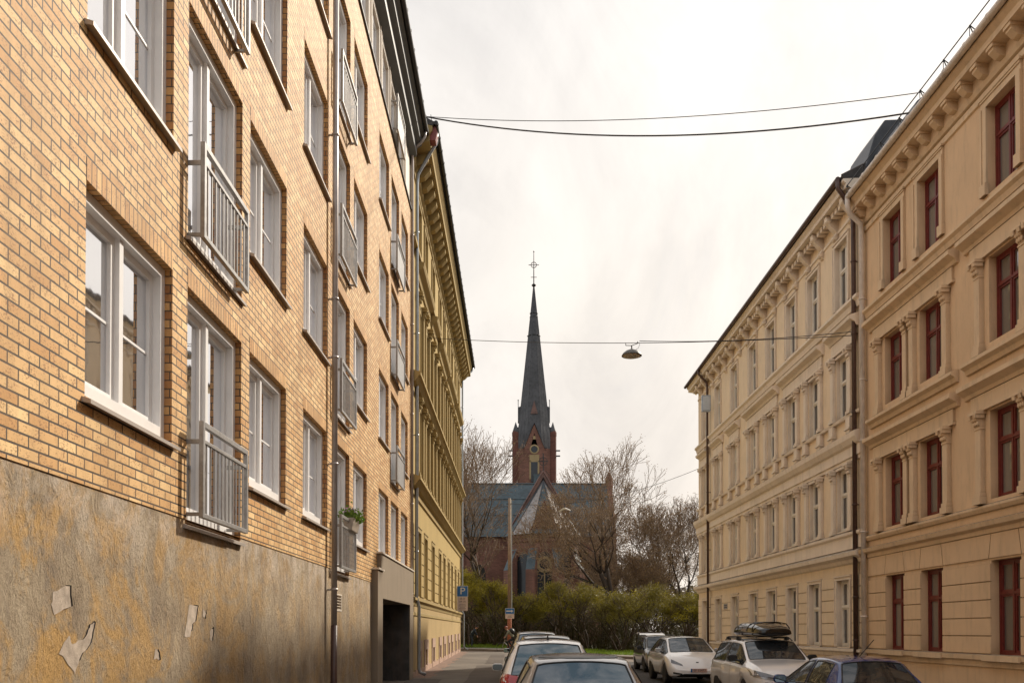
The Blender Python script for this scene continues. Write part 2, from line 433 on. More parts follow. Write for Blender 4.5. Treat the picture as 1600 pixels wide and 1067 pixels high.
# ------------------------------------------------------------ facade helpers
def wall_sheet(mb, s0, s1, z0, z1, holes, dep, n=0, mr=1):
    """outer face with holes (s0,s1,z0,z1) and their reveals"""
    ss = sorted(set([s0, s1]+[h[0] for h in holes]+[h[1] for h in holes]))
    zs = sorted(set([z0, z1]+[h[2] for h in holes]+[h[3] for h in holes]))
    ss = [s for s in ss if s0 <= s <= s1]; zs = [z for z in zs if z0 <= z <= z1]
    for a, b in zip(ss, ss[1:]):
        run = None
        for c, d in zip(zs, zs[1:]):
            cs, cz = (a+b)/2, (c+d)/2
            inside = any(h[0] < cs < h[1] and h[2] < cz < h[3] for h in holes)
            if inside:
                if run: mb.quad((n,a,run[0]), (n,b,run[0]), (n,b,run[1]), (n,a,run[1]))
                run = None
            else: run = (run[0], d) if run else (c, d)
        if run: mb.quad((n,a,run[0]), (n,b,run[0]), (n,b,run[1]), (n,a,run[1]))
    for a, b, c, d in holes:
        e = n-dep
        mb.quad((n,a,c), (n,a,d), (e,a,d), (e,a,c), mr); mb.quad((n,b,d), (n,b,c), (e,b,c), (e,b,d), mr)
        mb.quad((n,a,d), (n,b,d), (e,b,d), (e,a,d), mr); mb.quad((n,b,c), (n,a,c), (e,a,c), (e,b,c), mr)

def window(sg, w, h, dep, root, fm, gm_, name='window', fr=.06, transom=None, mull=True, muntin=None, sill=None, sillm=None, lintel=None, base=0, thick=.07, sd=0):
    """origin at the lower near corner of the opening on the wall face"""
    mb = MB(sg); x1 = -dep; x0 = x1-thick
    mb.box(x0,x1,0,fr,0,h); mb.box(x0,x1,w-fr,w,0,h); mb.box(x0,x1,fr,w-fr,h-fr,h); mb.box(x0,x1,fr,w-fr,0,fr+base)
    g = x1-.03-.02-sd
    a, b = fr, w-fr; c, d = fr+base, h-fr
    sf = fr*.75
    def sash(a, b, c, d):
        mb.box(g-.02,x1-.012-sd,a,a+sf,c,d); mb.box(g-.02,x1-.012-sd,b-sf,b,c,d); mb.box(g-.02,x1-.012-sd,a+sf,b-sf,c,c+sf); mb.box(g-.02,x1-.012-sd,a+sf,b-sf,d-sf,d)
        if muntin: mb.box(g-.01,g+.012,a+sf,b-sf,c+(d-c)*muntin-.012,c+(d-c)*muntin+.012)
    rows = [(c, d)]
    if transom:
        tz = c+(d-c)*transom; mb.box(x0,x1+.012,a,b,tz-fr*.4,tz+fr*.4); rows = [(c, tz-fr*.4), (tz+fr*.4, d)]
    cols = [(a, b)]
    if mull:
        mc = (a+b)/2; mb.box(x0,x1+.006-sd*.6,mc-fr*.4,mc+fr*.4,c,d); cols = [(a, mc-fr*.4), (mc+fr*.4, b)]
    for r in rows:
        for q in cols: sash(q[0], q[1], r[0], r[1])
    o = mb.build(name, fm, root)
    p = MB(sg); p.quad((g,a,c), (g,b,c), (g,b,d), (g,a,d)); p.build('pane', gm_, o)
    if sill:
        s = MB(sg); s.prism([(-dep,-.045), (sill,-.075), (sill,-.04), (-dep,.012)], -.05, w+.05); s.build('sill', sillm or M['sillmetal'], o)
    if lintel:
        l = MB(sg); l.quad((.003,-.0,h), (.003,w,h), (.003,w,h+lintel), (.003,0,h+lintel))
        l.quad((.003,0,h-.003), (.003,w,h-.003), (-dep,w,h-.003), (-dep,0,h-.003)); l.build('lintel', M['soldier'], o)
    return o

def railing(w, h, n, panel=False, depth=.19):
    """French balcony rail, origin at lower near corner on the wall face"""
    mb = MB(); t = .028
    x = depth
    for s in (0, w): mb.box(x-.05,x,s-t,s+t,0,h)
    mb.box(x-.05,x,t,w-t,h-.06,h); mb.box(x-.045,x-.004,t,w-t,h-.23,h-.19); mb.box(x-.05,x,t,w-t,0,.05)
    for s in (0, w):
        mb.box(-.07,x-.05,s-.012,s+.012,.02,.06); mb.box(-.07,x-.05,s-.012,s+.012,h-.24,h-.19)
    if panel: mb.box(x-.03,x-.02,t+.005,w-t-.005,.055,h-.235)
    else:
        for k in range(1, n+1):
            s = w*k/(n+1); mb.box(x-.032,x-.014,s-.011,s+.011,.05,h-.23)
    return mb

def pilaster(sg, w, z0, z1, n, cap=.4, name='pilaster', mat=None, root=None, base=.2):
    """origin at the wall face, centre of the shaft, ground level of the facade's own z"""
    mb = MB(sg); h = w/2
    mb.box(0,n,-h,h,z0+base,z1-cap); mb.box(0,n+.05,-h-.05,h+.05,z0,z0+base*.6); mb.box(0,n+.025,-h-.025,h+.025,z0+base*.6,z0+base)
    mb.box(0,n+.015,-h-.015,h+.015,z1-cap-.04,z1-cap)
    o = mb.build(name, mat, root)
    c = MB(sg); zc = z1-cap
    c.prism([(0,zc), (n,zc), (n+.10,z1-.07), (0,z1-.07)], -h, h)
    for q in (-1, 0, 1):
        for (zz, rr, nn) in ((zc+cap*.25, .045, n+.03), (zc+cap*.55, .05, n+.06)):
            c.lathe([(.001,-rr*1.4), (rr*.8,-rr*.8), (rr,0), (rr*.7,rr), (.001,rr*1.3)], (nn, q*h*.72, zz), 6)
    for q in (-1, 1):
        c.prism([(n*.3,z1-.16), (n+.13,z1-.16), (n+.15,z1-.07), (n*.3,z1-.07)], q*h*1.0-.05, q*h*1.0+.05)
    c.box(0,n+.13,-h-.07,h+.07,z1-.07,z1)
    c.build('capital', mat, o)
    return o

def cornice(mb, prof, s0, s1, m=0): mb.prism(prof, s0, s1, m)
def solid(mb, s0, s1, depth, z0, z1, n=0, m=0):
    """sides and back of a building, without its street face"""
    mb.quad((n,s0,z0), (n,s0,z1), (-depth,s0,z1), (-depth,s0,z0), m); mb.quad((n,s1,z1), (n,s1,z0), (-depth,s1,z0), (-depth,s1,z1), m)
    mb.quad((-depth,s0,z0), (-depth,s0,z1), (-depth,s1,z1), (-depth,s1,z0), m)

# ------------------------------------------------------------ brick apartment building (left)
brick = empty('brick_apartment_building', (-3.5, 0, 0), -math.atan(.0036),
    label='yellow brick apartment block with white windows, grey French balconies and a stained plaster base', cat='building')
ST = 3.08; SILL = 3.71
cols_w = [(7.15,1.82), (11.58,1.85), (14.52,1.83), (19.03,1.74), (22.58,1.74), (27.0,1.66)]
cols_d = [(9.38,1.86), (16.86,1.73), (24.8,1.64)]
cols_w = [(-4.6,1.82), (1.7,1.82)]+cols_w
cols_d = [(-1.4,1.86)]+cols_d
S0, S1 = -9.0, 29.43
holes = []
for fl in range(4):
    z = SILL+fl*ST
    for s, w in cols_w: holes.append((s, s+w, z, z+1.77))
    for s, w in cols_d: holes.append((s, s+w, 2.95+fl*ST if fl or s < 20 else 3.78, z+1.77))
TOP = 15.85
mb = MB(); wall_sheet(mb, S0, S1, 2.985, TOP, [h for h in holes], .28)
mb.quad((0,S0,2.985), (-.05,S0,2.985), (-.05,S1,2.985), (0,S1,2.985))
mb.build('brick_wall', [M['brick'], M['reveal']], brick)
mb = MB(); solid(mb, S0, S1, 13, -.6, 18.6, -.0); mb.build('end_wall', M['bay'], brick)
# rendered base, set 1.5 cm back, with the recessed gateway and its surround further along
door_holes = [(s, s+w, 2.95, 3.2) for s, w in cols_d if s < 20]
mb = MB(); wall_sheet(mb, S0, 22.34, -.8, 2.985, [(17.24,17.82,2.19,2.53)]+[(s, s+w, 2.94, 2.985) for s, w in cols_d if s < 20], .12, n=-.012, mr=0)
mb.build('plaster_base', M['plaster'], brick)
# peeled patches
def patch(pts):
    mb = MB(); c = [sum(p[i] for p in pts)/len(pts) for i in (0, 1)]
    out = []
    for k in range(len(pts)):
        a = pts[k]; b = pts[(k+1) % len(pts)]
        for q in range(4):
            t = q/4; out.append((a[0]+(b[0]-a[0])*t+random.uniform(-.012,.012), a[1]+(b[1]-a[1])*t+random.uniform(-.012,.012)))
    o = [mb.vert((-.008, p[0], p[1])) for p in out]
    mb.face(o)
    e = [mb.vert((.0, p[0]+.007, p[1]+.007)) for p in out]
    for k in range(len(out)):
        j = (k+1) % len(out)
        if out[k][0] > c[0] and out[j][0] > c[0]: mb.face([o[k], o[j], e[j], e[k]], 1)
    mb.build('peeled_patch', [M['patch'], M['darkmetal']], brick)
for pts in ([(6.69,2.1), (6.95,2.16), (6.98,1.98), (6.72,1.93), (6.68,2.0)],
            [(6.80,1.63), (6.94,1.77), (7.00,1.70), (7.20,1.74), (7.28,1.86), (7.37,1.87), (7.30,1.70), (7.12,1.60), (7.05,1.45), (6.98,1.50)],
            [(9.50,2.08), (9.76,2.07), (9.70,1.92), (9.60,1.86), (9.54,1.72), (9.37,1.74), (9.44,1.9)],
            [(9.92,2.04), (10.02,2.04), (10.0,1.94), (9.93,1.95)], [(10.15,1.80), (10.26,1.84), (10.24,1.68), (10.16,1.70)],
            [(8.62,1.62), (8.70,1.60), (8.72,1.52), (8.58,1.53)]): patch(pts)
# ventilation grille
mb = MB(); mb.box(-.10,.0,17.24,17.82,2.19,2.215); mb.box(-.10,.0,17.24,17.82,2.505,2.53); mb.box(-.10,.0,17.24,17.27,2.215,2.505); mb.box(-.10,.0,17.79,17.82,2.215,2.505)
for k in range(5): mb.prism([(-.09,2.235+k*.056), (-.005,2.222+k*.056), (-.005,2.230+k*.056), (-.09,2.252+k*.056)], 17.27, 17.79)
mb.build('vent_grille', M['panelwhite'], brick)
mb = MB(); mb.quad((-.11,17.2,2.1), (-.11,17.9,2.1), (-.11,17.9,2.6), (-.11,17.2,2.6)); mb.build('vent_recess', M['black'], brick)
# gateway surround
GN = .11
mb = MB(); wall_sheet(mb, 22.34, S1-.02, -.8, 3.76, [(22.62,28.5,-.8,2.63)], 1.7, n=GN, mr=0)
mb.quad((GN,22.34,-.8), (GN,22.34,3.76), (-.02,22.34,3.76), (-.02,22.34,-.8)); mb.quad((GN,S1-.02,3.76), (GN,S1-.02,-.8), (-.02,S1-.02,-.8), (-.02,S1-.02,3.76))
mb.build('gateway_surround', M['bay'], brick)
mb = MB(); mb.box(-.02,GN+.035,22.30,S1+.01,3.76,3.80); mb.build('coping', M['panelwhite'], brick)
mb = MB(); mb.box(-.02,.15,21.55,22.34,-.8,3.30); mb.build('buttress', M['bay'], brick)
mb = MB(); mb.box(-.02,.19,21.52,22.40,3.30,3.345); mb.build('buttress_cap', M['panelwhite'], brick)
M['gate_shade'] = plain('dark_gate_shade', (.05,.045,.04), .6, var=.5, scale=3, dirt=((.16,.10,.06), .5))
mb = MB(); mb.quad((-1.58,22.6,-.8), (-1.58,28.6,-.8), (-1.58,28.6,2.7), (-1.58,22.6,2.7))
mb.quad((-1.58,28.49,-.8), (GN-.03,28.49,-.8), (GN-.03,28.49,2.64), (-1.58,28.49,2.64))  # far reveal wall too: shade of the recess painted as a dark sheet
mb.build('gate_shade_panel', M['gate_shade'], brick)
mb = MB()   # wrought ring on the far reveal
for k in range(24):
    a, b = 2*math.pi*k/24, 2*math.pi*(k+1)/24
    for r in (.22, .12): mb.tube((-.72+r*math.cos(a),28.45,2.16+r*math.sin(a)), (-.72+r*math.cos(b),28.45,2.16+r*math.sin(b)), .012, n=4)
mb.tube((-.94,28.45,2.16), (-.50,28.45,2.16), .01, n=4); mb.tube((-.72,28.45,1.94), (-.72,28.45,2.38), .01, n=4)
mb.build('ring_ornament', M['darkmetal'], brick)
# windows: one prototype per width, copied to every storey
for s, w in cols_w:
    proto = window(1, w, 1.77, .08, brick, M['white'], M['glassL'], fr=.10, muntin=.47, sill=.075, lintel=.19, base=.04, thick=.19, sd=.07)
    place_copies(proto, [(0, s, SILL+f*ST) for f in range(4)], brick)
for s, w in cols_d:
    if s < 20:
        proto = window(1, w, 2.53, .08, brick, M['white'], M['glassL'], 'french_window', fr=.10, sill=.05, lintel=.19, base=.05, thick=.19, sd=.07)
        place_copies(proto, [(0, s, 2.95+f*ST) for f in range(4)], brick)
        r = railing(1.52, 1.03, 11).build('balcony_railing', M['steel'], brick, bevel=.004)
        place_copies(r, [(0, s, 3.0+f*2.99) for f in range(4)], brick)
    else:
        proto = window(1, w, 1.70, .08, brick, M['white'], M['glassL'], fr=.10, lintel=.19, thick=.19, sd=.07)
        proto.location = (0, s, 3.78)
        proto = window(1, w, 2.53, .08, brick, M['white'], M['glassL'], 'french_window', fr=.10, sill=.05, lintel=.19, base=.05, thick=.19, sd=.07)
        place_copies(proto, [(0, s, 2.95+f*ST) for f in (1, 2, 3)], brick)
        M['railpanel'] = plain('grey_panel', (.27,.26,.25), .55, var=.1)
        r = railing(1.62, 1.03, 9, panel=True).build('balcony_railing', M['steel'], brick, bevel=.004)
        place_copies(r, [(0, s, 3.0+f*2.99) for f in (1, 2, 3)]+[(0, s, 15.98)], brick)
# attic band
att = [(-5+k*1.66, -5+k*1.66+1.2) for k in range(20)]
att = [a for a in att if a[1] < 29.2]
mb = MB(); wall_sheet(mb, S0, S1, TOP+.05, 17.6, [(a, b, 16.05, 17.45) for a, b in att], .08, n=-.03, mr=0)
for a, b in att: mb.box(-.03,.0,b+.10,b+.14,TOP+.06,17.6); mb.box(-.03,.0,b+.30,b+.34,TOP+.06,17.6)
mb.build('attic_panelling', M['panelwhite'], brick)
proto = window(1, 1.2, 1.4, .08, brick, M['white'], M['glassF'], fr=.06, thick=.06)
proto.name = 'attic_window'
place_copies(proto, [(-.03, a, 16.05) for a, b in att], brick)
mb = MB(); mb.box(-.05,.05,S0,S1+.02,TOP,TOP+.05); mb.build('brick_coping', M['darkmetal'], brick)
# stepped soffit, roof, gutter
mb = MB(); mb.prism([(-.1,17.6), (.20,17.72), (.20,17.98), (.36,18.06), (.36,18.30), (.46,18.36), (.46,18.5), (-.1,18.5)], S0, S1)
mb.build('eaves', M['soffit'], brick)
mb = MB(); mb.prism([(-.2,18.5), (.50,18.5), (.50,18.55), (-6.5,21.2), (-13,18.6), (-13,18.5)], S0, S1+.02); mb.build('roof', M['rooftile'], brick)
mb = MB(); mb.tube((.54,S0,18.47), (.54,S1-.05,18.43), .075, n=12)
s = S0+.5
while s < S1-.1:
    mb.tube((.54,s,18.47), (.54,s+.03,18.47), .085, n=12); s += .82
mb.build('gutter', M['darkmetal'], brick, smooth=False)
def pipe_path(root, pts, r, mat, name='downpipe', clips=(), sg=1):
    mb = MB(sg); mb.path(pts, r, 12)
    for c in clips: mb.tube((c[0],c[1],c[2]), (c[0],c[1],c[2]+.04), r*1.25, n=12); mb.box(-.01,c[0]-r,c[1]-.012,c[1]+.012,c[2],c[2]+.03)
    return mb.build(name, mat, root, smooth=True)
pipe_path(brick, [(.12,16.48,18.4), (.12,16.48,1.9)], .055, M['pipe'], clips=[(.12,16.48,z) for z in (2.55, 4.9, 6.9, 8.0, 11.1, 14.2, 16.6)])
pipe_path(brick, [(.12,16.48,1.9), (.12,16.48,-.3)], .062, M['brownpipe'])
pipe_path(brick, [(.52,29.1,18.4), (.5,29.1,18.2), (.38,29.12,18.02), (.12,29.2,17.85), (.06,29.3,17.7), (.06,29.36,17.5), (.06,29.36,.3)], .045, M['pipe'], clips=[(.06,29.36,z) for z in (3, 6, 9, 12, 15)])

# planter on the rail of the lowest balcony beside the downpipe
pl = empty('planter_box', (-3.27, 17.95, 3.98), label='beige plastic planter with green and mauve flowers hooked on the lowest balcony rail', cat='planter')
mb = MB(); mb.prism([(-.07,-.17), (.07,-.17), (.12,.08), (-.12,.08)], -.35, .35)
mb.build('trough', plain('beige_plastic', (.36,.30,.24), .5), pl, bevel=.012)
lm = leaf_mat('balcony_leaves', (.08,.16,.02), (.16,.22,.04)); fl_ = plain('mauve_petals', (.45,.24,.42), .7)
mb = MB()
for k in range(900):
    a = random.uniform(-.34,.34); x = random.gauss(0,.09); z = .05+abs(random.gauss(0,.10)); r = random.uniform(.02,.04); t = random.uniform(0,6.28); q = random.uniform(-.03,.03)
    mb.quad((x-r*math.cos(t),a-r*math.sin(t),z), (x,a,z-r*.5+q), (x+r*math.cos(t),a+r*math.sin(t),z+q), (x,a,z+r))
mb.build('foliage', lm, pl)
mb = MB()
for k in range(60):
    a = random.uniform(-.34,.1); x = random.gauss(0,.07); z = .2+random.uniform(0,.09)
    mb.lathe([(.001,-.012), (.018,0), (.001,.012)], (x,a,z), 5)
mb.build('blossom', fl_, pl)
# ------------------------------------------------------------ yellow corner building (left, beyond)
yel = empty('yellow_corner_building', (-3.5, 0, 0), -math.atan(.0036),
    label='yellow stucco apartment house with bracketed cornice and stone cellar windows, beyond the brick block', cat='building')
Y0, Y1 = 29.47, 56.2
yc = [31.9, 34.25, 37.3, 40.7, 43.2, 46.0, 48.4, 51.3, 54.0]
ww = 1.1
lv = [(3.05,5.35), (7.45,9.75), (11.0,13.35), (15.2,17.15)]
hol = [(c-ww/2, c+ww/2, a, b) for c in yc for a, b in lv]
cel = [(c-.35, c+.35, .42+.0106*(c-30)*.8, 1.05+.0106*(c-30)*.8) for c in yc]
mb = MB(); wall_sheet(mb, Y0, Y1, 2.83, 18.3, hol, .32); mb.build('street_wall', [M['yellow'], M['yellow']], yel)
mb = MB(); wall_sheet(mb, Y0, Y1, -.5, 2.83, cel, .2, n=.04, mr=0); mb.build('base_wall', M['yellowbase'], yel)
mb = MB(); solid(mb, Y0, Y1, 14, -.5, 18.9); mb.build('end_wall', M['yellow'], yel)
# ground storey rustication blocks
mb = MB()
rows = [(3.05+k*.41, 3.05+k*.41+.375) for k in range(6)]
for a, b in rows:
    e = Y0+.05
    for c in yc+[None]:
        f = (c-ww/2-.14) if c else Y1
        if f-e > .15: mb.box(0,.03,e,f,a,min(b, 5.55))
        if c: e = c+ww/2+.14
mb.build('rustication', M['yellow'], yel)
mb = MB()
cornice(mb, [(.0,2.62), (.06,2.66), (.10,2.80), (.17,2.84), (.17,2.92), (.0,3.0)], Y0, Y1+.12)
cornice(mb, [(.04,2.30), (.075,2.33), (.075,2.42), (.04,2.46)], Y0, Y1+.04)
mb.build('sill_course', M['yellowtrim'], yel)
mb = MB()
for z in (6.95, 10.45):
    cornice(mb, [(0,z-.55), (.06,z-.5), (.06,z-.30), (.16,z-.26), (.28,z-.10), (.34,z-.08), (.34,z+.02), (0,z+.12)], Y0-.02, Y1+.25)
mb.build('string_course', M['yellowtrim'], yel)
for a, b in ((31.0,35.2), (36.4,38.2), (39.8,44.1), (45.1,49.3), (50.4,54.9)):
    mb = MB(); cornice(mb, [(0,14.3), (.06,14.32), (.10,14.5), (.26,14.62), (.30,14.72), (.30,14.80), (0,14.88)], a, b); mb.build('window_cap', M['yellowtrim'], yel)
mb = MB(); cornice(mb, [(0,17.45), (.05,17.47), (.05,17.6), (.12,17.66), (.12,18.1), (.62,18.2), (.62,18.45), (.72,18.6), (.72,18.72), (0,18.9)], Y0-.1, Y1+.6)
mb.build('eaves_cornice', M['yellowtrim'], yel)
mb = MB(); mb.prism([(.12,17.72), (.30,17.78), (.50,18.0), (.52,18.19), (.12,18.19)], -.16, .16); mb.box(.12,.56,-.19,.19,18.14,18.195)
br = mb.build('eaves_bracket', M['yellowtrim'], yel)
place_copies(br, [(0, 30.2+k*.83, 0) for k in range(32)], yel)
mb = MB(); mb.prism([(-.1,18.86), (.74,18.74), (.80,18.86), (-6.8,22.8), (-14,18.9), (-14,18.7)], Y0-.1, Y1+.7); mb.build('roof', M['rooftile'], yel)
mb = MB(); mb.tube((.84,Y0-.1,18.83), (.84,Y1+.7,18.80), .075, n=12)
for k in range(33): mb.tube((.84,Y0+k*.82,18.83), (.84,Y0+k*.82+.03,18.83), .088, n=12)
mb.build('gutter', M['darkmetal'], yel)
mb = MB()
for k in range(34):
    s = Y0+k*.8; mb.tube((.70,s,18.9), (.66,s,19.15), .012, n=4)
mb.tube((.66,Y0,19.15), (.66,Y1+.5,19.15), .012, n=4); mb.tube((.68,Y0,19.03), (.68,Y1+.5,19.03), .012, n=4)
mb.build('snow_guard', M['darkmetal'], yel)
mb = MB(); mb.prism([(.50,18.30), (.82,18.30), (.88,18.58), (.80,18.78), (.50,18.78)], 29.48, 29.85); mb.build('roof_hatch', M['redsheet'], yel)
# windows
for li, (a, b) in enumerate(lv):
    proto = window(1, ww, b-a, .3, yel, M['offwhite'], M['glassF'], fr=.06, transom=.66)
    ar = MB()
    for (p, q) in ((-.13, 0), (ww, ww+.13)): ar.box(.0,.05,p,q,0,b-a)
    ar.box(.0,.05,-.13,ww+.13,b-a,b-a+.14); ar.box(.05,.07,-.16,ww+.16,b-a+.14,b-a+.18)
    ar.build('architrave', M['yellowtrim'], proto)
    place_copies(proto, [(0, c-ww/2, a) for c in yc], yel)
for (z0, z1) in ((7.2,10.0), (10.75,13.75)):
    pr = pilaster(1, .26, z0, z1, .12, mat=M['yellowtrim'], root=yel)
    place_copies(pr, [(0, c+d, 0) for c in yc for d in (-.78, .78)], yel)
mb = MB(); mb.prism([(0,14.9), (.16,14.95), (.16,15.1), (.05,15.14), (0,15.14)], Y0, Y1+.1); mb.build('upper_course', M['yellowtrim'], yel)
# cellar windows in pink stone blocks
for (s0, s1, z0, z1) in cel:
    mb = MB(); mb.box(.04,.075,s0-.32,s0,-.4,z1); mb.box(.04,.075,s1,s1+.32,-.4,z1); mb.box(.04,.085,s0-.36,s1+.36,z1,z1+.38); mb.box(.04,.075,s0,s1,-.4,z0)
    o = mb.build('cellar_surround', M['pinkstone'], yel)
    p = MB(); p.quad((-.1,s0,z0), (-.1,s1,z0), (-.1,s1,z1), (-.1,s0,z1)); p.build('cellar_pane', M['offwhite'] if s0 < 36 else M['glassF'], o)
mb = MB()
s = Y0+.05
for k in range(26):
    mb.box(.04,.06,s,s+.98,-.5,.40+.0106*(s-30)+.04*(k % 3)); s += 1.0
mb.build('stone_plinth', M['pinkstone'], yel)
pipe_path(yel, [(.82,29.9,18.8), (.80,29.95,18.45), (.62,30.0,18.2), (.16,30.15,17.5), (.12,30.2,17.2), (.12,30.25,2.95), (.20,30.3,2.6), (.20,30.3,.5), (.24,30.3,.38), (.42,30.35,.30)], .06, M['zinc'], clips=[(.12,30.25,z) for z in (4.5, 8.5, 12, 15.5)])
pipe_path(yel, [(.84,56.7,18.8), (.70,56.5,18.45), (.20,56.3,18.0), (.14,56.1,17.7), (.14,56.1,3.1), (.24,56.1,2.8), (.24,56.1,.85), (.30,56.15,.7), (.50,56.2,.62)], .055, M['zinc'], clips=[(.14,56.1,z) for z in (4, 8, 12, 16)])

# ------------------------------------------------------------ near right building
rn = empty('tan_building', (10.7, 0, 0), math.atan(.0072),
    label='tan stucco apartment house with dark red window frames nearest on the right', cat='building')
N0, N1 = -9.0, 26.35
pairs = [(24.24, 22.15), (18.87, 16.78), (13.4, 11.3), (7.9, 5.8), (2.4, .3)]
nc = [c for p in pairs for c in p]; nw = 1.14
nl = [(1.27,3.35), (4.70,6.66), (8.16,10.06), (11.46,13.42)]
hol = [(c-nw/2, c+nw/2, a, b) for c in nc for a, b in nl]
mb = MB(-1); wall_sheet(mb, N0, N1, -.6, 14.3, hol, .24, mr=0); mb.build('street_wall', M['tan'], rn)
mb = MB(-1); solid(mb, N0, N1, 13, -.6, 14.6); mb.build('end_wall', M['tan'], rn)
mb = MB(-1)     # channelled ground storey
zz = [1.30, 1.70, 2.10, 2.50, 2.90, 3.30]
for a in zz:
    top = a+.375 if a < 3.2 else 3.93
    e = N1-.35
    for c in nc+[None]:
        f = (c+nw/2) if c else N0
        lo = max(e, f); 
        if e-f > .12:
            if a < 3.2: mb.box(0,.03,f+(.0),e,a,top)
        e = (c-nw/2) if c else e
# voussoir course over the openings
cuts = [N1-.35]
for c in nc: cuts += [c+nw/2+.05, c-nw/2-.05]
cuts.append(N0)
for i in range(len(cuts)-1):
    a, b = cuts[i+1], cuts[i]
    if b-a > .06:
        ta = .10 if i % 2 else -.10
        k = .012
        z0 = 3.40; z1 = 3.93
        d0 = (.0 if i == 0 else .10*(1 if i % 2 else -1)); d1 = (.10*(-1 if i % 2 else 1))
        i8 = [(0,a+k,z0), (.03,a+k,z0), (.03,b-k,z0), (0,b-k,z0), (0,a+k-d1,z1), (.03,a+k-d1,z1), (.03,b-k+d0*-1,z1), (0,b-k-d0,z1)]
        q = [mb.vert(p) for p in i8]
        for f_ in ((0,3,2,1),(4,5,6,7),(0,1,5,4),(1,2,6,5),(2,3,7,6),(3,0,4,7)): mb.face([q[z] for z in f_])
mb.build('rustication', M['tan'], rn)
mb = MB(-1)
cornice(mb, [(0,1.0), (.04,1.0), (.05,1.12), (.12,1.16), (.13,1.26), (0,1.285)], N0, N1)
for c in nc: mb.box(0,.17,c-nw/2-.14,c+nw/2+.14,1.14,1.27)
mb.build('sill_course', M['tantrim'], rn)
mb = MB(-1); cornice(mb, [(0,3.93), (.05,3.95), (.05,4.05), (.16,4.10), (.19,4.20), (0,4.26)], N0, N1)
cornice(mb, [(0,4.42), (.05,4.44), (.10,4.52), (.10,4.57), (0,4.62)], N0, N1); mb.build('string_course', M['tantrim'], rn)
mb = MB(-1); cornice(mb, [(0,10.98), (.05,11.0), (.09,11.12), (.16,11.18), (.16,11.25), (0,11.30)], N0, N1-.3)
mb.build('string_course', M['tantrim'], rn)
for pi, (c1, c2) in enumerate(pairs):
    a, b = c2-nw/2-.88, c1+nw/2+.95
    if b > N1: b = N1-.35
    for (zt, k) in ((7.38, 0), (10.78, 1)):
        mb = MB(-1); cornice(mb, [(0,zt-.30), (.07,zt-.28), (.10,zt-.20), (.24,zt-.12), (.27,zt-.10), (.27,zt), (0,zt+.09)], a, b)
        mb.box(0,.06,a+.25,b-.25,zt-.62,zt-.30); mb.box(0,.085,a+.2,b-.2,zt-.68,zt-.62)
        mb.build('window_cap', M['tantrim'], rn)
    mb = MB(-1); cornice(mb, [(0,7.66), (.06,7.68), (.10,7.78), (.20,7.84), (.20,7.92), (0,7.97)], a+.05, b-.05); mb.build('sill_ledge', M['tantrim'], rn)
for (z0, z1) in ((4.62,6.70), (7.95,10.10)):
    pr = pilaster(-1, .22, z0, z1, .11, cap=.36, mat=M['tantrim'], root=rn, base=.26)
    sp_ = []
    for c1, c2 in pairs:
        m_ = (c1+c2)/2
        for s in (c1+nw/2+.32, m_+.19, m_-.19, c2-nw/2-.32): sp_.append((0, s, 0))
    place_copies(pr, sp_, rn)
for (a, b) in nl:
    proto = window(-1, nw, b-a, .17, rn, M['redpaint'], M['glassR'], fr=.065, transom=.66, thick=.08)
    if a > 11:
        ar = MB(-1)
        for (p, q) in ((-.20, 0), (nw, nw+.20)): ar.box(0,.045,p,q,.0,b-a); ar.box(.045,.07,p if p < 0 else q-.05, p+.05 if p < 0 else q, 0,b-a); ar.box(0,.09,p-.02,q+.02,-.0,.26)
        ar.box(0,.045,-.20,nw+.20,b-a,b-a+.20); ar.box(.045,.07,-.2,nw+.2,b-a+.15,b-a+.20); ar.box(0,.09,-.24,nw+.24,b-a+.20,b-a+.25)
        ar.build('architrave', M['tantrim'], proto)
    place_copies(proto, [(0, c-nw/2, a) for c in nc], rn)
mb = MB(-1); cornice(mb, [(0,13.62), (.05,13.64), (.05,13.78), (0,13.80)], N0, N1-.2)
cornice(mb, [(0,13.84), (.06,13.87), (.10,13.96), (.10,14.22), (.42,14.26), (.42,14.40), (.52,14.50), (.52,14.56), (0,14.6)], N0, N1+.02); mb.build('eaves_cornice', M['tantrim'], rn)
mb = MB(-1); mb.prism([(.10,13.98), (.22,14.0), (.36,14.12), (.36,14.18), (.10,14.18)], -.10, .10); mb.box(.10,.40,-.125,.125,14.18,14.255)
br = mb.build('eaves_bracket', M['tantrim'], rn)
place_copies(br, [(0, 25.9-k*.66, 0) for k in range(38)], rn)
mb = MB(-1); mb.prism([(-.1,14.6), (.50,14.57), (.54,14.66), (-6.5,17.9), (-13,14.7), (-13,14.5)], N0, N1); mb.build('roof', M['rooftile'], rn)
mb = MB(-1); mb.tube((.60,N0,14.66), (.60,25.9,14.60), .08, n=12)
for k in range(38): mb.tube((.60,25.6-k*.92,14.615), (.60,25.63-k*.92,14.615), .092, n=12)
mb.build('gutter', M['creampipe'], rn)
mb = MB(-1)
for k in range(30):
    s = 25.9-k*1.15; mb.tube((.30,s,14.7), (.62,s,14.95), .012, n=4); mb.tube((.62,s,14.95), (.50,s,14.68), .012, n=4); mb.tube((.62,s,14.7), (.62,s,14.95), .009, n=4)
mb.tube((.60,N0,14.95), (.60,26,14.95), .014, n=4); mb.build('snow_guard', M['darkmetal'], rn)
pipe_path(rn, [(.60,25.9,14.6), (.60,25.9,14.3), (.52,25.92,14.1), (.18,26.0,13.85), (.13,26.05,13.6), (.13,26.05,.2)], .075, M['creampipe'], clips=[(.13,26.05,z) for z in (2.2, 4.7, 7.4, 9.2, 11.6)], sg=-1)
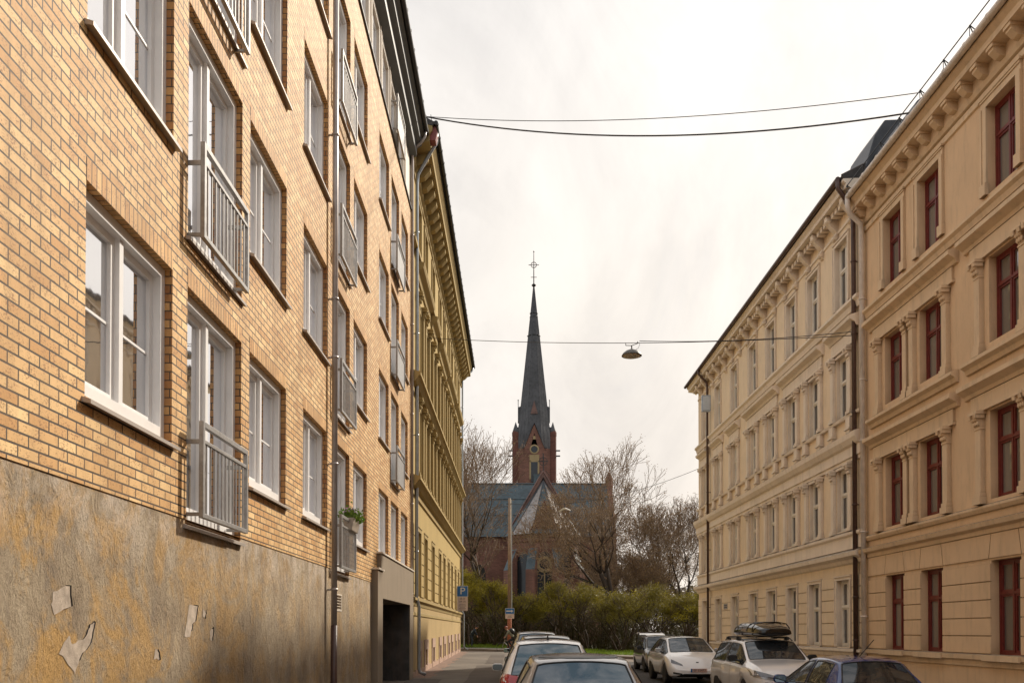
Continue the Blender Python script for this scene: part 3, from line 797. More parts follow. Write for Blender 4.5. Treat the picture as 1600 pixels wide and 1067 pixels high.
# ------------------------------------------------------------ far right building
rf = empty('peach_corner_building', (10.7, 0, 0), math.atan(.0072),
    label='pale peach stucco house with Corinthian pilasters and scrolled eaves brackets, at the far right corner', cat='building')
F0, F1 = 26.38, 48.85
fw = 1.05
fc = [27.92, 30.5, 32.87, 35.4, 38.0, 41.08, 44.25, 47.2]
flv = [(1.30,3.40), (4.95,6.92), (8.55,10.52), (12.1,14.15)]
hol = [(c-fw/2, c+fw/2, a, b) for c in fc for a, b in flv]
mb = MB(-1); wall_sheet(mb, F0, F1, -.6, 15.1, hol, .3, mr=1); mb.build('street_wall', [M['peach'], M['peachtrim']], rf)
mb = MB(-1); solid(mb, F0, F1, 13, -.6, 15.3); mb.build('end_wall', M['peach'], rf)
mb = MB(-1)
for k in range(6):
    a = 1.32+k*.37; e = F0+.02
    for c in fc+[None]:
        f = (c-fw/2-.17) if c else F1
        if f-e > .1: mb.box(0,.03,e,f,a,a+.34)
        if c: e = c+fw/2+.17
mb.build('rustication', M['peach'], rf)
mb = MB(-1)
cornice(mb, [(0,1.0), (.04,1.0), (.06,1.12), (.13,1.16), (.13,1.24), (0,1.27)], F0, F1+.1); mb.build('sill_course', M['peachtrim'], rf)
mb = MB(-1)
cornice(mb, [(0,3.85), (.06,3.9), (.10,4.0), (.24,4.08), (.26,4.2), (.10,4.28), (0,4.3)], F0, F1+.26)
cornice(mb, [(0,4.3), (.06,4.32), (.06,4.70), (.12,4.76), (.12,4.84), (0,4.90)], F0, F1+.1)
cornice(mb, [(0,7.0), (.05,7.02), (.05,7.12), (.09,7.14), (.09,7.45), (.16,7.5), (.24,7.66), (.26,7.82), (0,7.9)], F0, F1+.26)
cornice(mb, [(0,8.38), (.10,8.4), (.12,8.48), (0,8.52)], F0, F1+.1)
cornice(mb, [(0,11.6), (.06,11.62), (.10,11.78), (.18,11.86), (.18,11.94), (0,12.0)], F0, F1+.2)
mb.build('string_course', M['peachtrim'], rf)
mb = MB(-1)
cornice(mb, [(0,14.50), (.04,14.52), (.04,14.60), (0,14.62)], F0, F1)
cornice(mb, [(0,15.0), (.10,15.04), (.10,15.10), (.46,15.14), (.46,15.26), (.54,15.34), (.54,15.40), (0,15.42)], F0, F1+.5); mb.build('eaves_cornice', M['peachtrim'], rf)
mb = MB(-1); mb.prism([(0,14.28), (.07,14.30), (.11,14.45), (.07,14.6), (.20,14.72), (.36,14.92), (.40,15.10), (0,15.10)], -.11, .11)
mb.lathe([(.001,-.13), (.07,-.125), (.09,0), (.07,.125), (.001,.13)], (.10,0,14.42), 10, axis='y'); mb.lathe([(.001,-.14), (.09,-.135), (.11,0), (.09,.135), (.001,.14)], (.30,0,14.98), 10, axis='y')
br = mb.build('eaves_bracket', M['peachtrim'], rf)
place_copies(br, [(0, 27.0+k*1.30, 0) for k in range(17)], rf)
mb = MB(-1)
for k in range(17):
    for d in (.36, .65, .94): mb.box(.0,.30,27.0+k*1.30+d-.09,27.0+k*1.30+d+.09,14.93,15.10)
mb.box(.0,.28,26.9,48.8,15.08,15.12); mb.build('dentil_course', M['peachtrim'], rf)
# caps over the second storey windows
caps = [(26.6,28.9), (29.5,33.9), (34.4,39.0), (40.1,42.1), (43.2,45.3), (46.2,48.3)]
for a, b in caps:
    mb = MB(-1); cornice(mb, [(0,10.62), (.08,10.64), (.08,10.74), (0,10.76)], a+.15, b-.15); mb.box(0,.06,a+.15,b-.15,10.76,11.05)
    cornice(mb, [(0,11.05), (.08,11.07), (.12,11.16), (.28,11.26), (.30,11.36), (0,11.46)], a, b); mb.build('window_cap', M['peachtrim'], rf)
for (z0, z1) in ((4.88,6.98), (8.50,10.60)):
    pr = pilaster(-1, .22, z0, z1, .10, cap=.38, mat=M['peachtrim'], root=rf, base=.16)
    place_copies(pr, [(0, c+d, 0) for c in fc for d in (-.72, .72)], rf)
mb = MB(-1); mb.box(0,.14,-.16,.16,7.9,8.38); mb.box(0,.18,-.19,.19,8.0,8.06)
o = mb.build('pedestal', M['peachtrim'], rf); place_copies(o, [(0, c+d, 0) for c in fc for d in (-.72, .72)], rf)
for li, (a, b) in enumerate(flv):
    proto = window(-1, fw, b-a, .12, rf, M['offwhite'], M['glassD'], fr=.065, transom=.6, thick=.06)
    ar = MB(-1)
    if li in (0, 3):
        for (p, q) in ((-.14, 0), (fw, fw+.14)): ar.box(0,.05,p,q,0,b-a); ar.box(.05,.075,p if p < 0 else q-.04, p+.04 if p < 0 else q,0,b-a)
        ar.box(0,.05,-.14,fw+.14,b-a,b-a+.14); ar.box(.05,.08,-.14,fw+.14,b-a+.10,b-a+.14)
    else:
        ar.box(0,.04,-.1,fw+.1,b-a,b-a+.08)
    ar.box(-.2,.03,0,fw,-.04,.0)
    ar.build('architrave', M['peachtrim'], proto)
    place_copies(proto, [(0, c-fw/2, a) for c in fc], rf)
mb = MB(-1); mb.prism([(-.1,15.42), (.52,15.41), (.56,15.52), (-6.5,19.0), (-13,15.5), (-13,15.3)], F0, F1+.55); mb.build('roof', M['rooftile'], rf)
mb = MB(-1)
for k in range(95):
    s = F0+.1+k*.24; mb.tube((.54,s,15.53), (-1.2,s,16.42), .055, n=5)
mb.build('roof_tiles', plain('tile_brown', (.075,.06,.052), .7, var=.3, scale=5), rf)
mb = MB(-1); mb.tube((.62,F0+.2,15.48), (.62,F1+.55,15.44), .08, n=12); mb.build('gutter', M['brownpipe'], rf)
pipe_path(rf, [(.62,26.6,15.45), (.60,26.62,15.2), (.40,26.65,14.95), (.14,26.7,14.75), (.12,26.7,14.5), (.12,26.7,.2)], .07, M['brownpipe'], clips=[(.12,26.7,z) for z in (1.5, 2.8, 5.6, 8.4, 10.8, 13)], sg=-1)
pipe_path(rf, [(.62,46.0,15.44), (.60,46.0,15.2), (.36,46.0,14.95), (.18,46.0,14.75), (.16,46.0,14.5), (.16,46.0,.1)], .06, M['brownpipe'], clips=[(.16,46.0,z) for z in (3, 6, 9, 12)], sg=-1)
# zinc dormer behind the gutter where the two roofs meet
dm = plain('black_zinc', (.05,.053,.06), .45, metal=.4, var=.25, scale=4)
mb = MB(-1)
mb.prism([(.1,14.9), (-.4,16.1), (-.8,16.4), (-3.0,16.5), (-3.0,14.9)], 23.6, 26.3)
mb.prism([(.0,15.4), (-.4,16.7), (-.7,17.15), (-3.0,17.25), (-3.0,15.4)], 26.3, 28.2)
mb.prism([(-.1,15.5), (-.4,16.1), (-.7,16.35), (-3.0,16.45), (-3.0,15.5)], 28.2, 29.9)
mb.build('dormer', dm, rf, bevel=.04)
mb = MB(-1); mb.box(.16,.62,45.2,45.34,13.05,13.9); o = mb.build('wall_light', plain('pale_blue_case', (.45,.52,.60), .4), rf, bevel=.02)
mb = MB(-1); mb.box(.22,.56,45.17,45.2,13.12,13.83); mb.build('light_panel', plain('milky_panel', (.62,.68,.74), .3), o)
mb = MB(-1); mb.box(.03,.045,42.45,43.15,2.85,3.12); sg_ = mb.build('street_name_plate', plain('dull_plate', (.42,.38,.34), .5), rf)
for k in range(2):
    m2 = MB(-1); m2.box(.046,.05,42.52,43.08,2.91+k*.1,2.95+k*.1); m2.build('lettering', M['text'], sg_)
# ------------------------------------------------------------ church beyond the park
def churchbrick(name, c1, c2):
    t = NT(name); tc = t.add('ShaderNodeTexCoord'); sp = t.add('ShaderNodeSeparateXYZ'); cb = t.add('ShaderNodeCombineXYZ'); t.link(tc.outputs['Object'], sp.inputs[0])
    t.link(t.math('ADD', sp.outputs[1], sp.outputs[0]), cb.inputs[0]); t.link(sp.outputs[2], cb.inputs[1])
    bt = t.add('ShaderNodeTexBrick'); t.link(cb.outputs[0], bt.inputs['Vector'])
    for k, v in (('Scale', 1), ('Mortar Size', .008), ('Brick Width', .5), ('Row Height', .16)): bt.inputs[k].default_value = v
    bt.inputs['Color1'].default_value = (*c1, 1); bt.inputs['Color2'].default_value = (*c2, 1); bt.inputs['Mortar'].default_value = (.16,.11,.09,1)
    n = t.noise(t.coord(), .5, 7, .7)
    col = t.mix(1, bt.outputs['Color'], t.ramp(n, [(.3, (.6,.6,.6)), (.7, (1.1,1.1,1.1))]), 'MULTIPLY')
    t.color(col); t.set(Roughness=.9); return t.mat
def slate(name, c, metal=0):
    t = NT(name); v = t.coord()
    w = t.add('ShaderNodeTexVoronoi'); w.inputs['Scale'].default_value = 2.4; t.link(t.coord((1, 1, 1.0)), w.inputs['Vector'])
    col = t.mix(1, t.ramp(t.noise(v, .7, 7, .7), [(.3, tuple(x*.6 for x in c)), (.7, tuple(x*1.35 for x in c))]), t.ramp(w.outputs['Distance'], [(.1, (.75,.75,.75)), (.5, (1.15,1.15,1.15))]), 'MULTIPLY')
    t.color(col); t.set(Roughness=.5, Metallic=metal); return t.mat
M['cbrick'] = churchbrick('church_brick', (.27,.125,.088), (.19,.088,.064))
M['cbrickd'] = churchbrick('church_brick_dark', (.17,.06,.04), (.13,.045,.033))
M['slate'] = slate('blue_slate', (.050,.076,.088))
M['lead'] = slate('lead_sheet', (.062,.062,.066), .2)
M['slate_sheen'] = slate('pale_slate_sheen', (.30,.27,.25), .3)  # slate facets that shine: their sheen painted as a pale colour
M['coppbr'] = slate('brown_copper', (.14,.075,.06), .1)
M['yellowstone'] = plain('yellow_stone', (.34,.25,.13), .8)
M['dglass'] = plain('leaded_glass', (.03,.035,.04), .15, metal=.3)
ch = empty('church', (3.35, 120, .5), label='red brick church with slate roofs and a tall dark spire, behind the bare trees', cat='church')
def ngon_ring(n, r, rot, c=(0,0)): return [(c[0]+r*math.cos(rot+2*math.pi*k/n), c[1]+r*math.sin(rot+2*math.pi*k/n)) for k in range(n)]
# tower stands 15 m further back (local y = 15); local z = world - .5
TY = 15; TW = 2.85; TZ = 28.6
mb = MB(); mb.box(-TW,TW,TY-TW,TY+TW,-1,TZ); 
mb.build('tower_wall', M['cbrick'], ch)
mb = MB()
for x in (-TW, TW):
    for y in (-TW, TW):
        mb.lathe([(.46,-1), (.46,30.4), (.50,30.5), (.50,31.0), (.35,31.3)], (x,TY+y,0), 8)
mb.build('stair_turret', M['cbrickd'], ch)
mb = MB()
for x in (-TW, TW):
    for y in (-TW, TW):
        mb.lathe([(.44,31.0), (.44,31.3), (.02,32.6)], (x*.98,TY+y,0), 8)
        if y < 0:
            for z in (27.4, 28.2): mb.box(x*1.15-.6,x*1.15+.6,TY+y-.1,TY+y+.1,z,z+.18)
mb.build('turret_cap', M['lead'], ch)
# gables on four sides
def gable(mb, w, z0, z1, d, t, ang, m=0):
    c, s = math.cos(ang), math.sin(ang)
    def P(x, y, z): return (x*c-y*s, TY+x*s+y*c, z)
    a = [P(-w,-d,z0), P(w,-d,z0), P(0,-d,z1)]; b = [P(-w,-d+t,z0), P(w,-d+t,z0), P(0,-d+t,z1)]
    mb.poly(a, m); mb.poly(list(reversed(b)), m)
    for i in range(3): j = (i+1) % 3; mb.quad(a[i], b[i], b[j], a[j], m)
for k in range(4):
    mb = MB(); gable(mb, 1.55, TZ, 32.3, TW+.02, .5, k*math.pi/2); gable(mb, .6, TZ, 31.0, TW+.02, .5, k*math.pi/2)
    for sx in (-1, 1):
        c, s = math.cos(k*math.pi/2), math.sin(k*math.pi/2)
    g = mb.build('gable', M['cbrick'], ch)
    mb = MB()
    def P(x, y, z): return (x*c-y*s, TY+x*s+y*c, z)
    for sx in (-1, 1):
        mb.quad(P(sx*1.7,-TW-.12,TZ-.3), P(sx*1.7,-TW+1.2,TZ-.3), P(0,-TW+1.2,32.5), P(0,-TW-.12,32.5))
    mb.build('gable_coping', M['lead'], g)
    mb = MB(); cx = TW+.06
    for q in range(20):
        a, b = 2*math.pi*q/20, 2*math.pi*(q+1)/20
        mb.quad(P(.72*math.cos(a),-cx,28.5+.72*math.sin(a)), P(.72*math.cos(b),-cx,28.5+.72*math.sin(b)), P(.50*math.cos(b),-cx-.06,28.5+.50*math.sin(b)), P(.50*math.cos(a),-cx-.06,28.5+.50*math.sin(a)))
    mb.quad(P(-.7,-cx,26.6), P(.7,-cx,26.6), P(.75,-cx,27.7), P(-.75,-cx,27.7)); mb.quad(P(-.75,-cx,24), P(-.5,-cx,24), P(-.5,-cx,26.7), P(-.75,-cx,26.7)); mb.quad(P(.75,-cx,24), P(.5,-cx,24), P(.5,-cx,26.7), P(.75,-cx,26.7))
    mb.quad(P(-.2,-cx,30.0), P(.2,-cx,30.0), P(.15,-cx,30.5), P(-.15,-cx,30.5))
    mb.build('tracery', M['yellowstone'], g)
    mb = MB(); mb.poly([P(.5*math.cos(2*math.pi*q/16),-cx+.01,28.5+.5*math.sin(2*math.pi*q/16)) for q in range(16)])
    mb.quad(P(-.5,-cx+.01,23.6), P(.5,-cx+.01,23.6), P(.5,-cx+.01,26.6), P(-.5,-cx+.01,26.6)); mb.build('louvre', M['dglass'], g)
# spire
mb = MB(); n = 8; rot = math.pi/8
lev = [(3.05,28.8), (2.72,31.2), (2.5,32.6), (.42,51.0), (.10,54.0)]
rings = [[mb.vert((*p, z)) for p in ngon_ring(n, r, rot, (0, TY))] for r, z in lev]
for a, b in zip(rings, rings[1:]):
    for k in range(n): mb.face([a[k], a[(k+1) % n], b[(k+1) % n], b[k]])
for k in range(n):       # standing seams
    for (r0, z0), (r1, z1) in zip(lev, lev[1:]):
        for tq in (0, .33, .66):
            a0, a1 = rot+2*math.pi*k/n, rot+2*math.pi*(k+1)/n
            p0 = (r0*(math.cos(a0)*(1-tq)+math.cos(a1)*tq), TY+r0*(math.sin(a0)*(1-tq)+math.sin(a1)*tq), z0)
            p1 = (r1*(math.cos(a0)*(1-tq)+math.cos(a1)*tq), TY+r1*(math.sin(a0)*(1-tq)+math.sin(a1)*tq), z1)
            mb.tube(p0, p1, .05 if tq == 0 else .025, n=4, cap=False)
for z, r in ((50.0,.60), (49.4,.62), (46.5,1.0)): mb.lathe([(r,z-.08), (r+.06,z), (r,z+.08)], (0,TY,0), 8)
mb.build('spire', M['lead'], ch)
for sx in (-1, 1):
    mb = MB(); mb.prism([(sx*1.6,33.2), (sx*2.45,33.2), (sx*2.45,35.4), (sx*1.9,35.6), (sx*1.6,35.4)][::sx], TY-.6, TY+.6); mb.tube((sx*2.4,TY,35.4), (sx*2.4,TY,36.6), .05, n=6); mb.lathe([(.01,36.5), (.12,36.62), (.01,36.75)], (sx*2.4,TY,0), 6)
    mb.build('lucarne', M['lead'], ch)
mb = MB(); gable(mb, .55, 34.0, 36.0, 2.25, .9, 0); mb.build('lucarne', M['coppbr'], ch)
mb = MB(); mb.tube((0,TY,53.9), (0,TY,59.6), .09, .04, 6); mb.lathe([(.05,54.0), (.38,54.35), (.05,54.7)], (0,TY,0), 8); mb.lathe([(.02,59.4), (.12,59.55), (.02,59.7)], (0,TY,0), 8)
for k in range(20):
    a, b = 2*math.pi*k/20, 2*math.pi*(k+1)/20; mb.tube((.42*math.cos(a),TY,57.5+.42*math.sin(a)), (.42*math.cos(b),TY,57.5+.42*math.sin(b)), .06, n=4)
mb.tube((-.8,TY,57.5), (.8,TY,57.5), .055, n=4); mb.tube((-.45,TY,55.6), (.45,TY,55.6), .05, n=4)
mb.build('finial_cross', M['darkmetal'], ch)
# transept: ridge along x
TX0, TX1 = -9.9, 9.9
mb = MB(); mb.box(TX0,TX1,-5,5.5,-1,13.7)
for x in (TX0, TX1):
    mb.prism([(x-.35,-1), (x+.35,-1), (x+.35,13.7), (x-.35,13.7)], -5.3, 5.8)
    s = .35
    for (q, w) in ((x-s, 1), (x+s, -1)):
        mb.poly([(q,-5.3,13.7), (q,5.8,13.7), (q,.25,21.6)][::w])
    mb.quad((x-s,-5.3,13.7), (x+s,-5.3,13.7), (x+s,.25,21.6), (x-s,.25,21.6)); mb.quad((x+s,5.8,13.7), (x-s,5.8,13.7), (x-s,.25,21.6), (x+s,.25,21.6))
    mb.lathe([(.55,20.8), (.55,22.0), (.02,23.1)], (x,.25,0), 6)
mb.build('transept_wall', M['cbrick'], ch)
mb = MB(); mb.quad((TX0+.3,-5.5,13.5), (TX1-.3,-5.5,13.5), (TX1-.3,.25,21.3), (TX0+.3,.25,21.3)); mb.quad((TX1-.3,6,13.5), (TX0+.3,6,13.5), (TX0+.3,.25,21.3), (TX1-.3,.25,21.3))
for k in range(9): 
    z = 14.2+k*.8; y = -5.5+(z-13.5)*5.75/7.8
    if k in (3, 6): mb.tube((TX0+.4,y-.05,z), (TX1-.4,y-.05,z), .05, n=4)
mb.tube((TX0,.25,21.33), (TX1,.25,21.33), .12, n=5)
mb.build('transept_roof', M['slate'], ch)
for x in (-7.6, 7.6):
    mb = MB(); mb.poly([(x-.8,-5.05,4.5), (x+.8,-5.05,4.5)]+[(x+.8*math.cos(k*math.pi/10),-5.05,8.6+1.3*math.sin(k*math.pi/10)) for k in range(11)])
    mb.build('transept_window', M['dglass'], ch)
# choir with gable facing the street
CH = .55
mb = MB(); mb.box(-4.2+CH,4.2+CH,-10,-5,-1,13.7); mb.poly([(-4.2+CH,-10,13.7), (4.2+CH,-10,13.7), (CH,-10,20.9)]); mb.build('choir_wall', M['cbrick'], ch)
mb = MB()
for q in (-1, 1): mb.quad((q*4.5+CH,-10.3,13.3), (CH,-10.3,21.1), (CH,0,21.1), (q*4.5+CH,0,13.3)); mb.quad((q*4.5+CH,-10.35,13.3), (q*4.0+CH,-10.35,13.3), (CH,-10.35,20.4), (CH,-10.35,21.15)); mb.tube((q*4.5+CH,-10.3,13.35), (CH,-10.3,21.15), .14, n=5)
mb.build('choir_roof', M['coppbr'], ch)
# apse: five sides and a tent roof
ac = (CH, -10); ar_ = 4.4
pts = [(ac[0]+ar_*math.cos(a), ac[1]+ar_*math.sin(a)) for a in [math.pi+k*math.pi/5 for k in range(6)]]
mb = MB()
for a, b in zip(pts, pts[1:]):
    mb.quad((*a,-1), (*b,-1), (*b,13.0), (*a,13.0))
    for z in (12.1, 12.6):
        o = lambda p, r: (ac[0]+(p[0]-ac[0])*r, ac[1]+(p[1]-ac[1])*r)
        mb.quad((*o(a,1.04),z), (*o(b,1.04),z), (*o(b,1.04),z+.25), (*o(a,1.04),z+.25)); mb.quad((*o(a,1.04),z), (*a,z-.2), (*b,z-.2), (*o(b,1.04),z))
for a in pts: mb.tube((*a,-1), (*a,11.0), .45, n=4)
mb.build('apse_wall', M['cbrick'], ch)
e = 1.12; ap = (CH, -10.2, 20.0)
pe = [(ac[0]+(p[0]-ac[0])*e, ac[1]+(p[1]-ac[1])*e) for p in pts]
for k, (a, b) in enumerate(zip(pe, pe[1:])):
    mb = MB(); mb.poly([(*a,12.95), (*b,12.95), ap]); mb.build('apse_roof', M['slate_sheen'] if k in (1, 3) else M['slate'], ch)
mb = MB()
for a in pe: mb.tube((*a,12.95), ap, .09, n=4)
mb.build('roof_hip', M['lead'], ch)
mb = MB(); mb.poly([(CH-1.9,-14.35,13.0), (CH+1.9,-14.35,13.0), (CH,-14.35,17.0)]); mb.poly([(CH-1.9,-14.35,13.0), (CH,-14.35,17.0), (CH,-11.8,17.0)]); mb.poly([(CH+1.9,-14.35,13.0), (CH,-11.8,17.0), (CH,-14.35,17.0)])
mb.build('apse_gablet', M['cbrickd'], ch)
mb = MB(); mb.tube((CH,-10.2,19.9), (CH,-10.2,23.4), .07, n=5)
mb.tube((CH-.6,-10.2,22.4), (CH+.6,-10.2,22.4), .07, n=4)
for k in range(12):
    a, b = 2*math.pi*k/12, 2*math.pi*(k+1)/12; mb.tube((CH+.5*math.cos(a),-10.2,22.4+.5*math.sin(a)), (CH+.5*math.cos(b),-10.2,22.4+.5*math.sin(b)), .05, n=4)
for q in (-1, 1): mb.tube((CH+q*.75,-10.3,20.6), (CH+q*.3,-10.3,21.2), .05, n=4)
mb.build('roof_cross', M['darkmetal'], ch)
# windows in the three visible facets
for wi, (a, b) in enumerate(zip(pts[1:4], pts[2:5])):
    A = Vector((a[0], a[1], 0)); B = Vector((b[0], b[1], 0)); d = (B-A).normalized(); nn = Vector((d.y, -d.x, 0)); c = (A+B)/2+nn*.05
    def Q(u, z, o=0): p = c+d*u+nn*o; return (p.x, p.y, z)
    mb = MB()
    arch = [Q(-1.0,4.0), Q(1.0,4.0)]+[Q(1.0*math.cos(t), 9.2+1.6*math.sin(t)) for t in [k*math.pi/12 for k in range(13)]]
    mb.poly(arch); o = mb.build('apse_window', M['dglass'], ch)
    mb = MB()
    for k in range(12):
        t0, t1 = k*math.pi/12, (k+1)*math.pi/12
        mb.quad(Q(1.0*math.cos(t0),9.2+1.6*math.sin(t0),.02), Q(1.3*math.cos(t0),9.2+1.95*math.sin(t0),.02), Q(1.3*math.cos(t1),9.2+1.95*math.sin(t1),.02), Q(1.0*math.cos(t1),9.2+1.6*math.sin(t1),.02))
    mb.build('window_arch', M['cbrickd'], o)
    if wi != 1: continue
    mb = MB()
    for k in range(16):
        t0, t1 = 2*math.pi*k/16, 2*math.pi*(k+1)/16
        mb.quad(Q(.62*math.cos(t0),9.3+.62*math.sin(t0),.03), Q(.98*math.cos(t0),9.25+1.0*math.sin(t0),.03), Q(.98*math.cos(t1),9.25+1.0*math.sin(t1),.03), Q(.62*math.cos(t1),9.3+.62*math.sin(t1),.03))
    for u in (-1.0, -.08, .84): mb.quad(Q(u,4,.03), Q(u+.16,4,.03), Q(u+.16,8.5,.03), Q(u,8.5,.03))
    mb.build('tracery', M['yellowstone'], o)
for p in (pts[1], pts[2], pts[3], pts[4]):
    v = Vector((p[0]-ac[0], p[1]-ac[1])).normalized(); w = Vector((-v.y, v.x))
    mb = MB(); c0 = Vector(p)
    def S(o, u, z): q = c0+v*o+w*u; return (q.x, q.y, z)
    mb.quad(S(1.3,-.55,8.6), S(1.3,.55,8.6), S(.1,.55,11.2), S(.1,-.55,11.2)); mb.quad(S(1.3,-.55,-1), S(1.3,.55,-1), S(1.3,.55,8.6), S(1.3,-.55,8.6), 1)
    for u in (-.55, .55): mb.poly([S(.0,u,-1), S(1.3,u,-1), S(1.3,u,8.6), S(.1,u,11.2)], 1)
    mb.build('buttress', [M['slate'], M['cbrick']], ch)
# copper crane-like bell frame seen in front of the tower window
mb = MB(); mb.box(-.15,1.5,TY-TW-1.0,TY-TW-.4,22.8,24.6); mb.build('louvred_hood', M['slate'], ch)
mb = MB(); mb.prism([(-1.2,19.5), (1.6,19.5), (1.6,22.6), (.2,23.0), (-1.2,22.6)], TY-TW-1.1, TY-TW); mb.build('stair_head', M['cbrickd'], ch)

# ------------------------------------------------------------ bare trees
M['bark'] = plain('grey_bark', (.055,.040,.030), .9, var=.35, scale=3, bump=.5, bscale=20)
M['twig'] = plain('twigs', (.20,.135,.085), .9, var=.3, scale=2)
M['bud'] = leaf_mat('russet_buds', (.36,.22,.10), (.30,.20,.09), .4)
def tree(name, loc, hgt, spread, seed, label, lean=(0,0), fork=.28, levels=6, r0=.35, buds=2500, group='bare trees in the park', upw=.10):
    rnd = random.Random(seed)
    t = empty(name, loc, 0, label=label, cat='tree', group=group)
    tb = MB(); cb_ = MB(); tips = []
    def grow(p, d, L, r, lv):
        if lv == 0: nseg = 4
        else: nseg = 3
        pts = [p.copy()]; rs = [r]
        q = p.copy(); dd = d.copy()
        for i in range(nseg):
            dd = (dd+Vector((rnd.gauss(0,.16), rnd.gauss(0,.16), rnd.gauss(0,.10)+upw*(.6 if lv else 0)))).normalized()
            q = q+dd*L/nseg; pts.append(q.copy()); rs.append(max(.017, r*(1-.30*(i+1)/nseg)))
        (tb if lv < 4 else cb_).path(pts, rs, 7 if lv < 2 else (4 if lv < 4 else 3))
        tips.append((q, dd)) if lv >= levels-1 else None
        if lv >= levels: return
        nch = 3 if rnd.random() < .62 else 2
        if lv == 0: nch = 4
        phase = rnd.uniform(0, 6.28)
        for k in range(nch):
            a = phase+6.28*k/nch+rnd.gauss(0,.3); o = dd.orthogonal().normalized(); w = dd.cross(o)
            ang = rnd.uniform(.25,.62)*spread if k else rnd.uniform(.08,.32)
            nd = (dd*math.cos(ang)+(o*math.cos(a)+w*math.sin(a))*math.sin(ang)).normalized()
            grow(q, nd, L*rnd.uniform(.72,.92)*(1.0 if lv else .80), rs[-1]*(.82 if k == 0 else .62), lv+1)
        if 0 < lv < levels-1:
            for k in range(2):
                i = rnd.randint(1, nseg); o = dd.orthogonal().normalized(); w = dd.cross(o); a = rnd.uniform(0,6.28)
                nd = (dd*.55+(o*math.cos(a)+w*math.sin(a))*.8).normalized(); grow(pts[i], nd, L*.45, rs[i]*.4, min(levels, lv+3))
    L0 = hgt*fork
    grow(Vector((0,0,-.2)), Vector((lean[0],lean[1],1)).normalized(), L0, r0, 0)
    tb.build('trunk', M['bark'], t, smooth=True)
    bb = len(cb_.f)
    for i in range(buds):
        p, d = rnd.choice(tips); p = p+Vector((rnd.gauss(0,.15), rnd.gauss(0,.15), rnd.gauss(0,.15))); s = rnd.uniform(.03,.07)
        u = Vector((rnd.gauss(0,1), rnd.gauss(0,1), rnd.gauss(0,1))).normalized(); v = u.orthogonal().normalized()
        cb_.quad(p-u*s, p-v*s*.6, p+u*s, p+v*s*.6, 1)
    cb_.build('crown', [M['twig'], M['bud']], t)
    return t
tree('bare_tree', (-1.2,80,.5), 18.0, 1.0, 11, 'tall bare tree in front of the church at the left, beside the yellow corner building', lean=(-.06,0), levels=7, r0=.42, fork=.28, buds=7000)
tree('bare_tree', (9.9,76,.4), 17.5, 1.0, 5, 'large bare tree leaning right against the open sky, right of the church roof', lean=(.10,0), levels=7, r0=.45, fork=.25, buds=14000)
tree('bare_tree', (8.6,86,.4), 14.5, 1.1, 23, 'russet budding tree in front of the right half of the church roof', lean=(-.04,0), levels=7, r0=.36, fork=.25, buds=14000)
tree('bare_tree', (13.6,92,.4), 18.5, 1.15, 31, 'bare tree between the large leaning tree and the far right house', lean=(.02,0), levels=7, r0=.36, fork=.22, buds=9000)
tree('bare_tree', (17.4,84,.4), 17.0, 1.1, 37, 'bare tree half hidden behind the far right house', lean=(-.03,0), levels=7, r0=.38, fork=.24, buds=8000)
tree('bare_tree', (-7.5,84,.5), 15.0, 1.1, 41, 'bare tree behind the yellow corner building', levels=6, r0=.36, buds=2500)
tree('bare_tree', (11.6,80,.4), 10.5, 1.25, 53, 'low spreading bare tree under the leaning tree', lean=(.04,0), levels=7, r0=.28, fork=.22, buds=9000)
tree('bare_tree', (6.3,90,.4), 8.5, 1.2, 59, 'low bare tree in front of the church, right of the apse', lean=(-.05,0), levels=6, r0=.22, fork=.22, buds=3500)
tree('bare_tree', (16.0,104,.4), 13.0, 1.25, 61, 'most distant bare tree, low behind the trees at the right', lean=(0,0), levels=7, r0=.34, fork=.22, buds=12000)

